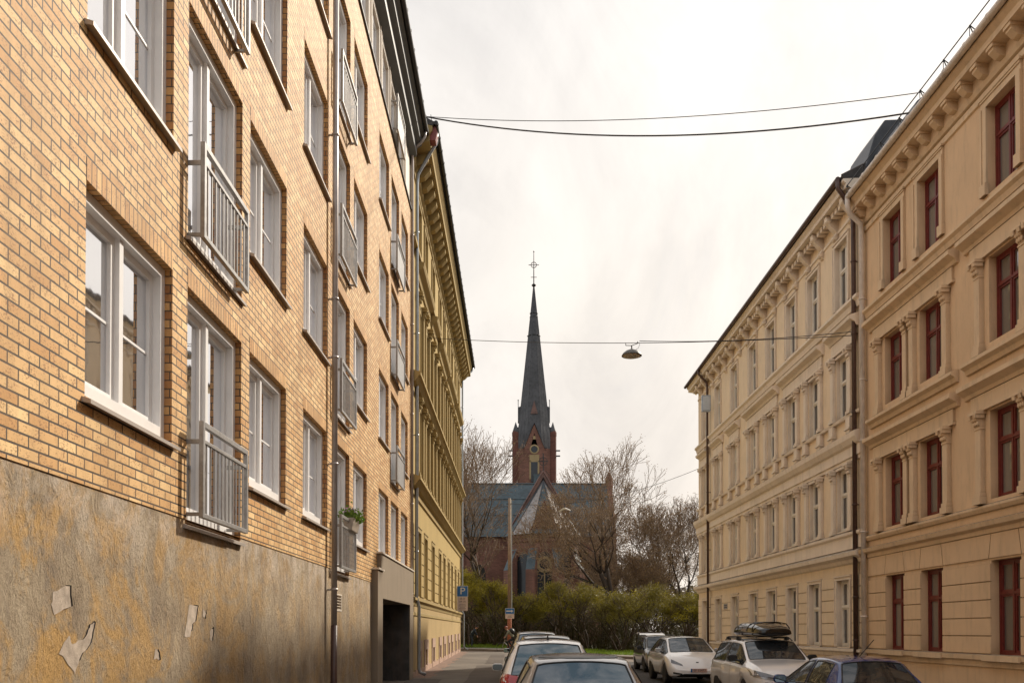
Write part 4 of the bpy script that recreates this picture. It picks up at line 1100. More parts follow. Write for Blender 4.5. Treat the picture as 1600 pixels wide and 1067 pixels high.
# ------------------------------------------------------------ shrubs
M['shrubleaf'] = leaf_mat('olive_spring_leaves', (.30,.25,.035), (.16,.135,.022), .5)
M['shrubleaf_lit'] = leaf_mat('sunlit_yellow_leaves', (.50,.42,.035), (.30,.25,.025), .5)  # brighter yellow copy for upper clumps, sunlight painted into the leaf colour
M['stem'] = plain('shrub_stem', (.05,.032,.022), .9, var=.3)
def shrub(loc, rx, h, seed, label, n=7500, lit=.3):
    rnd = random.Random(seed)
    t = empty('shrub', loc, 0, label=label, cat='shrub', group='olive green shrubs across the crossing')
    sb = MB(); tips = []
    def grow(p, d, L, r, lv):
        pts = [p.copy()]; q = p.copy(); dd = d.copy()
        for i in range(3):
            dd = (dd+Vector((rnd.gauss(0,.17), rnd.gauss(0,.17), rnd.gauss(0,.08)+.03))).normalized(); q = q+dd*L/3; pts.append(q.copy())
        sb.path(pts, [r, r*.88, r*.78, r*.68], 5 if lv < 2 else 3)
        if lv == 4: tips.append(q); return
        for k in range(3 if lv < 3 else 2):
            a = rnd.uniform(0,6.28); o = dd.orthogonal().normalized(); w = dd.cross(o); ang = rnd.uniform(.2,.65)
            grow(q, (dd*math.cos(ang)+(o*math.cos(a)+w*math.sin(a))*math.sin(ang)).normalized(), L*rnd.uniform(.6,.85), r*.6, lv+1)
    for k in range(4):
        a = rnd.uniform(0,6.28); b = rnd.uniform(.15,.6)
        grow(Vector((rnd.gauss(0,.15), rnd.gauss(0,.15), -.1)), Vector((math.cos(a)*b, math.sin(a)*b, 1)).normalized(), h*.33, .085, 0)
    # squash the skeleton to the crown's own size
    sb.build('stem', M['stem'], t, smooth=True)
    clumps = []
    for k in range(62):
        a = rnd.uniform(0,6.28); ph = rnd.uniform(-.25,1.45); rr = rnd.uniform(.55,1.0)
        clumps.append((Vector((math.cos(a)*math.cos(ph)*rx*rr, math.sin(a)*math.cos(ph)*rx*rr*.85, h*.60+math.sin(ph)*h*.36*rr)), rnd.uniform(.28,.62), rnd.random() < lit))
    lb = MB()
    for k in range(n):
        c, r, l = rnd.choice(clumps)
        p = c+Vector((rnd.gauss(0,r*.55), rnd.gauss(0,r*.55), rnd.gauss(0,r*.45)))
        s = rnd.uniform(.028,.07); u = Vector((rnd.gauss(0,1), rnd.gauss(0,1), rnd.gauss(0,.8)+.3)).normalized(); v = u.orthogonal().normalized()
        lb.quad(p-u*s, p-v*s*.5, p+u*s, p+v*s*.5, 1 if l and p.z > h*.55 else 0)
    lb.build('foliage', [M['shrubleaf'], M['shrubleaf_lit']], t)
    return t
for (x, y, rx, h, seed, lit, lab) in (
    (-3.3,65.5,1.75,5.7,1,.65,'yellowest tall shrub next to the parking sign and the yellow house'),
    (-1.2,66.5,1.5,4.9,2,.5,'rounded olive shrub just left of the street pole'),
    (1.0,67,1.6,4.0,3,.25,'low dark olive shrub just right of the street pole'),
    (3.3,66.5,1.7,5.0,4,.3,'tall olive shrub below the church apse window'),
    (5.6,66.5,1.7,5.2,5,.35,'dense shrub to the right of the one below the apse window'),
    (7.9,65.5,1.8,4.4,6,.2,'wide multi-stemmed shrub below the russet budding tree'),
    (10.3,65,1.9,5.0,7,.3,'tall shrub above the dark estate car with its tailgate up'),
    (12.6,65,1.8,4.2,8,.45,'shrub above the white car, close to the far right house'),
    (15.0,66,1.8,5.4,9,.55,'bright shrub partly hidden behind the far right house'),
    (-6.0,66,1.6,4.8,10,.4,'shrub hidden behind the yellow corner building')):
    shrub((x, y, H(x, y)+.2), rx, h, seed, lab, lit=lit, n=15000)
M['thicket'] = leaf_mat('dark_thicket', (.12,.10,.022), (.09,.06,.03), .35)  # darker leaf tones than the shrubs in front
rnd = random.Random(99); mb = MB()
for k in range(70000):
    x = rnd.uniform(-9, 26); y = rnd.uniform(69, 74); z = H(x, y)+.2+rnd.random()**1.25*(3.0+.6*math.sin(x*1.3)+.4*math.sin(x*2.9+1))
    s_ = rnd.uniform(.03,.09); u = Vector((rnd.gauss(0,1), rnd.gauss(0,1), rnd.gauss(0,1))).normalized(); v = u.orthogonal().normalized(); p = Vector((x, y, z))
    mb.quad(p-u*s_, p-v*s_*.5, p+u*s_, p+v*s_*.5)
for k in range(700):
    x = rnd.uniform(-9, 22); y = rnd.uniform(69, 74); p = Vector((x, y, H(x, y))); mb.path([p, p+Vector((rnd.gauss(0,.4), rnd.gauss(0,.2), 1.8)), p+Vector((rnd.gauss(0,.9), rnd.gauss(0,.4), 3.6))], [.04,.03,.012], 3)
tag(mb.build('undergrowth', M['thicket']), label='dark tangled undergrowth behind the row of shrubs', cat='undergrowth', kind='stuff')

rnd = random.Random(5); mb = MB()
for k in range(34000):
    x = rnd.uniform(-20, 75); y = rnd.uniform(128, 140); z = .3+rnd.random()**.7*(7+2.2*math.sin(x*.35)+1.2*math.sin(x*.9+2)); s_ = rnd.uniform(.16,.42)
    u = Vector((rnd.gauss(0,1), rnd.gauss(0,1), rnd.gauss(0,1))).normalized(); v = u.orthogonal().normalized(); p = Vector((x, y, z)); mb.quad(p-u*s_, p-v*s_*.5, p+u*s_, p+v*s_*.5)
tag(mb.build('distant_trees', leaf_mat('hazy_brown_twigs', (.20,.15,.09), (.13,.10,.06), .3)), label='distant brown mass of park trees low on the horizon at the right', cat='trees', kind='stuff')
# ------------------------------------------------------------ wires, lamp, pole, signs
def sag(a, b, s, n=24):
    a = Vector(a); b = Vector(b); return [a.lerp(b, k/n)-Vector((0,0,4*s*(k/n)*(1-k/n))) for k in range(n+1)]
def wire(a, b, s, r, label, name='overhead_wire'):
    mb = MB(); mb.path(sag(a, b, s), r, 6); return tag(mb.build(name, M['cable'], smooth=True), label, 'wire')
wire((-2.95,28.6,18.6), (10.0,21.9,14.75), .62, .022, 'thicker, lower sagging overhead cable between the two eaves')
wire((-2.95,28.7,18.65), (10.0,21.4,14.95), .38, .011, 'thin upper overhead wire between the two eaves')
wa, wb = (-3.30,34.7,13.35), (10.42,26.65,10.75)
wp = sag(wa, wb, .22); li = 13
lp = wp[li]
wire(wa, wb, .22, .011, 'span wire that carries the hanging street lamp')
mb = MB(); mb.path(sag(lp+Vector((.25,-.15,.02)), Vector(wb)+Vector((0,0,.12)), .12), .012, 5); tag(mb.build('power_cable', M['cable']), 'power cable running from the hanging lamp to the brown downpipe', 'cable')
lamp = empty('hanging_lamp', tuple(lp), -.53, label='dark saucer shaped street lamp hanging from the span wire in mid street', cat='street lamp')
mb = MB(); mb.tube((-.22,0,.02), (-.22,0,-.05), .012, n=6); mb.tube((.22,0,.02), (.22,0,-.05), .012, n=6); mb.tube((-.22,0,-.05), (0,0,-.09), .012, n=6); mb.tube((.22,0,-.05), (0,0,-.09), .012, n=6); mb.tube((0,0,-.08), (0,0,-.24), .022, n=8)
mb.path([(.22,0,.0), (.30,0,-.10), (.24,0,-.22), (.12,0,-.27)], .007, 5); mb.build('hanger', M['darkmetal'], lamp)
mb = MB(); mb.lathe([(.03,-.20), (.06,-.22), (.10,-.24), (.20,-.28), (.30,-.36), (.345,-.43), (.35,-.45), (.335,-.45), (.29,-.37), (.19,-.30), (.03,-.27)], n=32); mb.build('lamp_shade', plain('lamp_grey', (.10,.095,.085), .45), lamp, smooth=True)
mb = MB(); mb.lathe([(.01,-.53), (.12,-.52), (.24,-.485), (.325,-.44), (.01,-.43)], n=32); mb.build('diffuser', plain('milky_diffuser', (.42,.37,.29), .35), lamp, smooth=True)

px_, py_ = -.17, 59.3
pole = empty('utility_pole', (px_, py_, H(px_, py_)), label='tall worn street pole with rusty lower end between the shrubs', cat='pole')
mb = MB(); mb.tube((0,0,2.9), (0,0,10.3), .125, .095, 12); mb.build('shaft', M['wood'], pole, smooth=True)
mb = MB(); mb.tube((0,0,-.1), (0,0,2.9), .15, .145, 12); mb.build('rusty_foot', M['rustpole'], pole, smooth=True)
mb = MB(); mb.tube((.15,-.06,2.6), (.13,-.06,10.2), .035, n=6); mb.build('conduit', M['zinc'], pole)
mb = MB(); mb.box(-.2,.2,-.03,.03,9.9,9.96); mb.tube((-.14,0,9.7), (.14,0,9.7), .03, n=6); mb.build('crossarm', M['darkmetal'], pole)
a3 = (px_, py_, 10.35); b3 = (10.33, 48.6, 10.75)
wp3 = sag(a3, b3, .75)
wire(a3, b3, .75, .012, 'far wire from the street pole to the corner of the far right house')
l3 = wp3[8]
lamp3 = empty('hanging_lamp', tuple(l3), -.7, label='small wing shaped street lamp on the far wire in front of the church', cat='street lamp')
mb = MB(); mb.prism([(-.05,-.25), (.05,-.25), (.42,-.42), (.42,-.46), (0,-.34), (-.42,-.46), (-.42,-.42)], -.08, .08); mb.build('lamp_shade', M['signwhite'], lamp3)
mb = MB(); mb.tube((0,0,0), (0,0,-.26), .02, n=6); mb.build('hanger', M['darkmetal'], lamp3)

def rounded_plate(w, h, y0, y1, z, r=.03):
    pts = []
    for cx, cz, a0 in ((w/2-r, z+h/2-r, 0), (-w/2+r, z+h/2-r, 90), (-w/2+r, z-h/2+r, 180), (w/2-r, z-h/2+r, 270)):
        for k in range(5): a = R(a0+k*22.5); pts.append((cx+r*math.cos(a), cz+r*math.sin(a)))
    mb = MB(); mb.prism(pts, y0, y1); return mb
# parking sign at the corner of the yellow house
ps = empty('parking_sign', (-2.95, 52.6, 4.15), label='blue P parking sign with white hours plate at the far corner of the yellow house', cat='sign')
rounded_plate(.66,.66,-.012,.0,.0).build('sign_edge', M['signwhite'], ps)
rounded_plate(.61,.61,-.016,-.012,.0).build('sign_face', M['blue'], ps)
text_mesh('letter_p', 'P', .56, M['signwhite'], ps, (0,-.020,.0), (R(90),0,0), ext=.002).scale = (1.15,1.05,1)
o = rounded_plate(.63,.82,-.012,.0,-.75); o = o.build('hours_plate', M['signpink'], ps)
text_mesh('lettering', '08-20', .14, M['text'], o, (0,-.014,-.45), (R(90),0,0), ext=.001)
text_mesh('lettering', '(08-20)', .14, M['text'], o, (0,-.014,-.61), (R(90),0,0), ext=.001)
mb = MB()
for z, w in ((-.76,.36), (-.86,.44), (-.94,.30), (-1.02,.40), (-1.10,.36)): mb.box(-w/2,w/2,-.015,-.013,z-.012,z+.012)
mb.build('fine_print', M['text'], o)
mb = MB(); mb.tube((-.02,.04,.30), (-.02,.04,-1.3), .028, n=8); mb.box(-.42,0,.02,.05,-1.22,-1.18); mb.box(-.42,0,.02,.05,.1,.14); mb.build('bracket', M['zinc'], ps)
# one way sign on the pole
ow = empty('one_way_sign', (-.15, 59.12, 3.12), label='small blue one-way sign with white arrow on the street pole', cat='sign')
rounded_plate(.62,.40,-.012,0,.0,.02).build('sign_edge', M['signwhite'], ow)
rounded_plate(.58,.36,-.016,-.012,0,.02).build('sign_face', M['blue'], ow)
mb = MB(); pts = [(-.24,-.035), (.10,-.035), (.10,-.10), (.24,0), (.10,.10), (.10,.035), (-.24,.035)]; mb.prism(pts, -.020, -.016); mb.build('arrow', M['signwhite'], ow)
o = rounded_plate(.60,.30,-.012,0,-.36,.02).build('sub_plate', M['signpink'], ow)
mb = MB(); mb.box(-.12,.10,-.015,-.013,-.345,-.315); mb.box(-.16,.16,-.015,-.013,-.43,-.41); mb.build('fine_print', M['text'], o)
mb = MB(); mb.box(-.14,.14,-.005,.03,-.25,-.18); mb.build('clamp', M['zinc'], ow)

# ------------------------------------------------------------ cars
def lerp(a, b, t): return a+(b-a)*t
def car(name, loc, rz, S, paint, glass, label, group='cars parked along the kerbs'):
    """S: stations rear to front: (y_low, y_top, z_bottom, z_belt, z_top, half_w, half_w_top, tag)"""
    root = empty(name, loc, rz, label=label, cat='car', group=group)
    st = S['st']; rows = []
    wheels = S['wheels']; wr = S['wr']
    # refine stations near the wheels so that the lower edge follows the arches
    def at_y(y):
        for a, b in zip(st, st[1:]):
            if a[0] <= y <= b[0]+1e-6:
                t = (y-a[0])/max(1e-6, b[0]-a[0]); return [lerp(a[i], b[i], t) for i in range(7)]+[a[7] if t < 1 else b[7]]
        return list(st[-1])
    ys = [s[0] for s in st]
    extra = []
    for wy in wheels:
        for q in (-1.12, -1.02, -.8, -.45, 0, .45, .8, 1.02, 1.12): extra.append(wy+q*(wr+.045))
    for y in extra:
        if all(abs(y-z) > .045 for z in ys) and ys[0] < y < ys[-1]: ys.append(y)
    ys.sort()
    sts = []
    for y in ys:
        s = next((list(q) for q in st if abs(q[0]-y) < 1e-6), None) or at_y(y)
        zb = s[2]; arch = 0
        for wy in wheels:
            d = abs(y-wy)
            if d < (wr+.045)*1.03: arch = max(arch, wr+math.sqrt(max(0, (wr+.05)**2-d*d)))
        s[2] = max(zb, arch) if arch else zb
        sts.append(s)
    bm = bmesh.new(); grid = []
    for s in sts:
        yl, yt, zb, zl, zt, w, wt, tg = s
        g = zt-zl
        k = min(1, max(0, g/.45))
        P = [(0, zb, 0), (w*.86, zb, 0), (w*.985, zb+.02, 0), (w*1.0, lerp(zb, zl, .35), 0), (w*1.0, lerp(zb, zl, .66), 0), (w*.985, lerp(zb, zl, .88), 0), (w*.955, zl, 0),
             (w*.935, zl+g*.06+.004, .06), (lerp(w*.93, wt, .5)+.02*k, zl+g*.50, .5), (wt*1.01, zl+g*.86, .86), (wt*.965, zl+g*.965, .97), (wt*.90, zt-.005, 1), (wt*.45, zt+.012+.012*k, 1), (0, zt+.018+.015*k, 1)]
        row = [(x, lerp(yl, yt, f), z) for x, z, f in P]
        grid.append([bm.verts.new(p) for p in row]+[bm.verts.new((-p[0], p[1], p[2])) for p in row[-2:0:-1]])
    n = len(grid[0])
    BODY, WS, RW, SG, UNDER = 0, 1, 2, 3, 4
    for i in range(len(grid)-1):
        a, b = grid[i], grid[i+1]; tg = sts[i][7]
        for j in range(n):
            j2 = (j+1) % n
            f = bm.faces.new((a[j], b[j], b[j2], a[j2])); jj = j if j < 13 else n-1-j
            m = BODY
            if jj in (11, 12) and tg in ('W',): m = WS
            elif jj in (11, 12) and tg in ('R',): m = RW
            elif jj in (7, 8) and tg in ('G', 'W', 'r'): m = SG
            elif jj == 0: m = UNDER
            f.material_index = m; f.smooth = True
    for row, rev in ((grid[0], False), (grid[-1], True)):
        for j in range(0, 13):   # cap as strips between left and right halves
            l, l2 = row[j], row[j+1]; r_, r2 = row[(n-j) % n], row[(n-j-1) % n]
            vs = []
            for v in (l, l2, r2, r_):
                if v not in vs: vs.append(v)
            if len(vs) >= 3:
                if rev: vs.reverse()
                f = bm.faces.new(vs); f.smooth = True
    bmesh.ops.recalc_face_normals(bm, faces=bm.faces)
    # keep glass edges crisp
    cl = bm.edges.layers.float.get('crease_edge') or bm.edges.layers.float.new('crease_edge')
    for e in bm.edges:
        ms = {f.material_index for f in e.link_faces}
        if len(ms) > 1: e[cl] = 1.0
    cv = bm.verts.layers.float.get('crease_vert') or bm.verts.layers.float.new('crease_vert')
    for v in bm.verts:
        for g_ in (WS, RW, SG):
            k_ = sum(1 for f in v.link_faces if f.material_index == g_)
            if k_ == 1 and abs(v.co.x) > .2: v[cv] = .85
    me = bpy.data.meshes.new('tmp'); bm.to_mesh(me); bm.free()
    to = bpy.data.objects.new('tmp', me); COL.objects.link(to); sm = to.modifiers.new('s', 'SUBSURF'); sm.levels = 2; sm.render_levels = 2
    dg = bpy.context.evaluated_depsgraph_get(); em = bpy.data.meshes.new_from_object(to.evaluated_get(dg))
    bpy.data.objects.remove(to)
    vs = [v.co.copy() for v in em.vertices]; fs = [tuple(p.vertices) for p in em.polygons]; ms = [p.material_index for p in em.polygons]
    bvh = BVHTree.FromPolygons(vs, fs)
    names = [('body', [BODY, UNDER], paint, 0), ('windshield', [WS], glass, 0), ('rear_window', [RW], S.get('rglass', glass), 0), ('side_window', [SG], glass, 1), ('side_window', [SG], glass, -1)]
    body = None
    for nm, idx, mt, sd_ in names:
        ff = [f for f, m in zip(fs, ms) if m in idx and (not sd_ or vs[f[0]].x*sd_ > 0)]
        if not ff: continue
        used = sorted({v for f in ff for v in f}); mp = {v: i for i, v in enumerate(used)}
        m2 = bpy.data.meshes.new(nm); m2.from_pydata([vs[v] for v in used], [], [tuple(mp[v] for v in f) for f in ff])
        m2.polygons.foreach_set('use_smooth', [True]*len(m2.polygons)); m2.materials.append(mt)
        if nm == 'body':
            m2.materials.append(M['black'])
            k = 0
            for f, m in zip(fs, ms):
                if m in idx:
                    if m == UNDER: m2.polygons[k].material_index = 1
                    k += 1
        o = bpy.data.objects.new(nm, m2); COL.objects.link(o); o.parent = root
        if nm == 'body': body = o
        else:      # rubber seal along the border of the pane
            cnt = {}
            for f in ff:
                for a_, b_ in zip(f, f[1:]+f[:1]): k_ = (min(a_, b_), max(a_, b_)); cnt[k_] = cnt.get(k_, 0)+1
            sb_ = MB()
            for (a_, b_), c_ in cnt.items():
                if c_ == 1: sb_.tube(vs[a_], vs[b_], .013, n=5, cap=False)
            sb_.build('window_seal', M['black'], o)
    bpy.data.meshes.remove(em)
    def cast(o, d):
        h = bvh.ray_cast(Vector(o), Vector(d)); return h[0], h[1]
    def decal(nm, corners, side, mat, off=.006, nx=8, nz=4, parent=None, thick=0):
        """corners (a,b,c,d) in the plane seen from `side`, draped on the bodywork"""
        mb = MB(); rows_ = []
        for j in range(nz+1):
            r_ = []
            for i in range(nx+1):
                u, v = i/nx, j/nz
                p = [lerp(lerp(corners[0][q], corners[1][q], u), lerp(corners[3][q], corners[2][q], u), v) for q in (0, 1)]
                if side == 'front': o, d = (p[0], 9, p[1]), (0,-1,0)
                elif side == 'rear': o, d = (p[0], -4, p[1]), (0,1,0)
                elif side == 'left': o, d = (-3, p[0], p[1]), (1,0,0)
                elif side == 'right': o, d = (3, p[0], p[1]), (-1,0,0)
                else: o, d = (p[0], p[1], 4), (0,0,-1)
                h, nn = cast(o, d)
                if h is None: r_.append(None); continue
                if nn.dot(Vector(d)) > 0: nn = -nn
                r_.append(mb.vert(h+nn*off))
            rows_.append(r_)
        for a, b in zip(rows_, rows_[1:]):
            for i in range(nx):
                q = (a[i], a[i+1], b[i+1], b[i])
                if all(z is not None for z in q): mb.face(q)
        if mb.f: return mb.build(nm, mat, parent or root, smooth=True, recalc=False)
    wmax = max(s[5] for s in st)
    for wy in wheels:
        for sx in (-1, 1):
            x = sx*(wmax-.115)
            mb = MB(); w2 = .11
            mb.lathe([(wr*.62,-w2), (wr*.9,-w2), (wr,-w2*.75), (wr,w2*.75), (wr*.9,w2), (wr*.62,w2)], (x,wy,wr), 32, axis='x'); o = mb.build('tyre', M['rubber'], root, smooth=False)
            mb = MB(); rr = wr*.64; xo = x+sx*w2*.75
            mb.lathe([(rr*.90,xo-sx*.05), (rr,xo), (rr,xo+sx*.02), (rr*.92,xo+sx*.02), (rr*.86,xo-sx*.03)], (0,wy,wr), 28, axis='x')
            mb.lathe([(rr*.22,xo-sx*.04), (rr*.22,xo+sx*.012), (.01,xo+sx*.02)], (0,wy,wr), 12, axis='x')
            for k in range(5):
                a = 2*math.pi*k/5+.3; b = a+.16; c_ = a-.16
                pa = [(xo+sx*.01, wy+rr*.2*math.cos(q), wr+rr*.2*math.sin(q)) for q in (c_-.3, b+.3)]; pb = [(xo+sx*.012, wy+rr*.93*math.cos(q), wr+rr*.93*math.sin(q)) for q in (b, c_)]
                mb.poly(pa+pb)
            mb.build('rim', M['rim'], root)
            mb = MB(); mb.lathe([(.01,xo-sx*.045), (rr*.9,xo-sx*.045)], (0,wy,wr), 20, axis='x'); mb.build('brake_disc', M['black'], root)
    for side in ('left', 'right'):
        decal('sill_cladding', ((wheels[0]+wr+.08,.25), (wheels[1]-wr-.08,.25), (wheels[1]-wr-.08,.33), (wheels[0]+wr+.08,.33)), side, M['black'], .008, 10, 2)
    # door seams and handles
    for side in ('left', 'right'):
        for y in S.get('seams', []):
            decal('door_seam', ((y-.006,.42), (y+.006,.42), (y+.006,S['belt']-.02), (y-.006,S['belt']-.02)), side, M['black'], .003, 1, 8)
        for y in S.get('handles', []):
            decal('door_handle', ((y-.1,S['belt']-.13), (y+.1,S['belt']-.13), (y+.1,S['belt']-.10), (y-.1,S['belt']-.10)), side, S.get('hmat', paint), .025, 4, 1)
    # mirrors
    my, mz = S['mirror']
    for sx in (-1, 1):
        hx = wmax*.90
        mb = rounded_plate(.23,.155,-.05,.03,0,.055)
        o = mb.build('mirror', S.get('mirmat', paint), root, loc=(sx*(hx+.15), my, mz), bevel=.02)
        rounded_plate(.20,.125,-.054,-.052,0,.045).build('mirror_glass', M['mirror'], o)
        mb = MB(); mb.tube((-sx*.24,.06,-.10), (-sx*.02,.0,-.02), .025, n=6); mb.build('mirror_arm', M['black'], o)
    return root, decal, cast
M['mirror'] = plain('mirror_glass', (.35,.42,.45), .03, metal=1, var=.02)
M['cglass'] = glass_mat('car_window', (.010,.013,.016), refl=.36, wavy=False, refl_streak=((.35,.42,.48), (.95,.97,1.0)))
M['cglass_b'] = glass_mat('car_rear_window', (.030,.050,.065), refl=.62, wavy=False, refl_streak=((.30,.45,.55), (.92,.97,1.0)))
def body_stations(L, Hh, W, nose=.72, cowl=.98, belt=.95, rear='hatch', wsb=None, wst=None, roof=None, tail=.0, zb=.24, rt=1.0, hoodlen=None, rwb=.12, rwt=.62):
    w = W/2
    wsb = wsb or L-1.15; wst = wst or wsb-.75
    wt = w*.70*rt
    bp = (wst-.25+.9)/2+.15
    return [
        (.02,.06, zb+.16, belt*.86, belt*.90, w*.86, w*.72, 'B'),
        (.07,.10, zb+.04, belt*.97, belt+.01, w*.93, w*.82, 'B'),
        (rwb+.03,rwb+.02, zb, belt, belt+.05, w*.965, w*.84, 'R'),
        (rwb+.30,rwt, zb, belt, Hh-.085, w*.99, wt*.94, 'B'),
        (rwb+.42,rwt+.10, zb, belt, Hh-.045, w*.995, wt*.97, 'G'),
        (bp-.5,bp-.45, zb, belt, Hh-.005, w, wt, 'G'),
        (bp-.04,bp-.04, zb, belt-.005, Hh, w, wt, 'B'),
        (bp+.05,bp+.05, zb, belt-.005, Hh, w, wt, 'G'),
        (wst+.10,wst-.12, zb, belt-.015, Hh-.03, w, wt*.99, 'G'),
        (wst+.22,wst+.0, zb, belt-.02, Hh-.06, w, wt*.985, 'W'),
        (wsb-.02,wsb-.02, zb, belt-.03, cowl+.03, w*.995, w*.83, 'B'),
        (wsb+.10,wsb+.12, zb, belt-.04, cowl, w*.99, w*.82, 'B'),
        ((wsb+L)/2+.1,(wsb+L)/2+.1, zb, lerp(belt, nose, .45), lerp(cowl, nose+.06, .45), w*.985, w*.80, 'B'),
        (L-.22,L-.25, zb, nose-.03, nose+.04, w*.93, w*.76, 'B'),
        (L-.06,L-.10, zb+.04, nose-.13, nose-.08, w*.83, w*.66, 'B'),
        (L,L-.03, zb+.12, nose-.22, nose-.20, w*.70, w*.56, 'B')]
def plate(root, y, z, s, fwd=True):
    o = MB(); d = 1 if fwd else -1
    o.box(-.26,.26,y-.006,y+.006,z-.057,z+.057); p = o.build('number_plate', plain('plate_face', (.62,.42,.36), .45), root)
    b = MB(); b.box((.26 if fwd else -.26)-.05*d if fwd else -.26,(.26 if fwd else -.21),y+.007*d-.001,y+.007*d+.001,z-.055,z+.055); b.build('plate_band', M['blue'], p)
    if s: text_mesh('plate_text', s, .105, M['text'], p, (-.025 if fwd else .025, y+.009*d, z), (R(90),0,R(180) if fwd else 0), ext=.001)

def zroad(x, y): return H(x, y)
# nearest left car: small grey hatch seen from behind
p_grey = paint_mat('silver_grey_paint', (.34,.34,.345), .6)
p_white = paint_mat('warm_white_paint', (.86,.86,.86), .0, .2)
p_dark = paint_mat('dark_graphite_paint', (.075,.072,.07), .5)
p_pearl = paint_mat('pearl_white_paint', (.86,.85,.84), .0, .2)
p_silver = paint_mat('silver_paint', (.50,.50,.50), .6)
p_blue = paint_mat('blue_paint', (.006,.04,.20), .0, .12)
red_l = plain('tail_light_red', (.42,.01,.01), .12, var=.1, coat=1)
clear_l = plain('headlight_glass', (.10,.10,.11), .06, var=.3, scale=12, coat=1)
# 1
S = dict(st=body_stations(4.25,1.575,1.80, belt=.98, rwb=.10, rwt=.55, rt=1.0), wheels=(.78,3.40), wr=.33, seams=(1.1,2.15,3.1), handles=(1.3,2.35), belt=.98, mirror=(2.95,1.03), mirmat=M['black'], rglass=M['cglass_b'])
c1, dec, cast = car('parked_car', (.84,10.15,zroad(.84,12)), 0, S, p_grey, M['cglass'], 'silver grey hatchback nearest at the bottom edge, seen from behind with a wide rear window')
dec('tail_light', ((-.86,.80), (-.66,.80), (-.66,1.0), (-.84,1.0)), 'rear', red_l); dec('tail_light', ((.86,.80), (.66,.80), (.66,1.0), (.84,1.0)), 'rear', red_l)
dec('window_label', ((-.30,1.17), (.02,1.17), (.02,1.25), (-.30,1.25)), 'rear', plain('label_grey', (.16,.20,.23), .3), .004)
for k, x in enumerate((-.26,-.20,-.14,-.08,-.03)):
    dec('label_digit', ((x,1.185), (x+.035,1.185), (x+.035,1.235), (x,1.235)), 'rear', plain('label_pale', (.42,.48,.50), .3, var=.3), .006, 2, 2)
dec('wiper', ((-.02,1.03), (.42,1.06), (.42,1.075), (-.02,1.05)), 'rear', M['black'], .015, 8, 1)
dec('roof_spoiler_line', ((-.50,1.555), (.50,1.555), (.50,1.57), (-.50,1.57)), 'rear', M['black'], .006, 12, 1)
plate(c1, -.0, .62, '', False)
# 2
S = dict(st=body_stations(4.5,1.66,1.86, belt=1.0, rwb=.14, rwt=.85, rt=1.0), wheels=(.82,3.58), wr=.35, seams=(1.2,2.3,3.3), handles=(1.4,2.5), belt=1.0, mirror=(3.05,1.08), mirmat=p_white, rglass=M['cglass_b'])
c2, dec, cast = car('parked_car', (.68,15.55,zroad(.68,17)), 0, S, p_white, M['cglass'], 'white crossover with shark fin aerial, second car in the left row')
for sx in (-1, 1):
    dec('tail_light', ((sx*.92,.86), (sx*.50,.92), (sx*.50,1.02), (sx*.90,1.10)), 'rear', red_l)
    dec('tail_light', ((.02,.84), (.42,.90), (.42,.99), (.02,1.06)), 'left' if sx < 0 else 'right', red_l, .008)
mb = MB(); mb.prism([(-.02,1.66), (.02,1.66), (.005,1.78), (-.005,1.78)], 1.22, 1.38); mb.build('shark_fin_aerial', M['black'], c2)
dec('wiper', ((.20,1.28), (.52,1.16), (.52,1.18), (.20,1.305)), 'rear', M['black'], .015, 6, 1)
plate(c2, .0, .66, '', False)
# 3
S = dict(st=body_stations(4.3,1.66,1.78, belt=.95, rwb=.12, rwt=.70), wheels=(.78,3.42), wr=.33, seams=(1.1,2.1,3.1), handles=(1.3,2.3), belt=.95, mirror=(2.95,1.0), mirmat=M['black'])
c3, dec, cast = car('parked_car', (.86,21.3,zroad(.86,23)), 0, S, p_dark, M['cglass'], 'dark car mostly hidden between the white crossover and the silver estate in the left row')
dec('tail_light', ((-.85,.80), (-.60,.82), (-.60,.98), (-.82,1.0)), 'rear', red_l); dec('tail_light', ((.85,.80), (.60,.82), (.60,.98), (.82,1.0)), 'rear', red_l)
# 4
S = dict(st=body_stations(4.4,1.68,1.80, belt=.98, rwb=.12, rwt=.50), wheels=(.80,3.50), wr=.34, seams=(1.2,2.2,3.2), handles=(1.4,2.4), belt=.98, mirror=(3.0,1.03), rglass=M['cglass_b'])
c4, dec, cast = car('parked_car', (.78,27.6,zroad(.78,30)), 0, S, p_silver, M['cglass'], 'silver hatchback farthest in the left row, just below the cyclist')
dec('tail_light', ((-.86,.80), (-.66,.80), (-.66,1.1), (-.84,1.1)), 'rear', red_l); dec('tail_light', ((.86,.80), (.66,.80), (.66,1.1), (.84,1.1)), 'rear', red_l)
# blue car on the right, seen from behind
S = dict(st=body_stations(3.95,1.42,1.68, belt=.93, rwb=.16, rwt=.62, rt=.98, nose=.70), wheels=(.62,3.15), wr=.31, seams=(1.35,2.75), handles=(1.5,), belt=.93, mirror=(2.62,.98), mirmat=p_blue)
c5, dec, cast = car('parked_car', (5.92,13.95,zroad(5.92,15)), R(0), S, p_blue, M['cglass'], 'small dark blue hatchback with round red tail lights and roof aerial, nearest on the right')
for sx in (-1, 1):
    mb = MB(); h, nn = cast((sx*.74,-3,.84), (0,1,0))
    mb.lathe([(.001,-.03), (.05,-.028), (.085,-.01), (.09,.02)], (h.x,h.y,h.z), 20, axis='y'); mb.build('tail_light', red_l, c5, smooth=True)
mb = MB(); mb.tube((.0,1.1,1.44), (.10,.75,1.72), .007, n=6); mb.build('aerial', M['black'], c5)
dec('wiper', ((-.02,1.0), (.35,1.02), (.35,1.035), (-.02,1.02)), 'rear', M['black'], .015, 6, 1)
plate(c5, .0, .52, '', False)
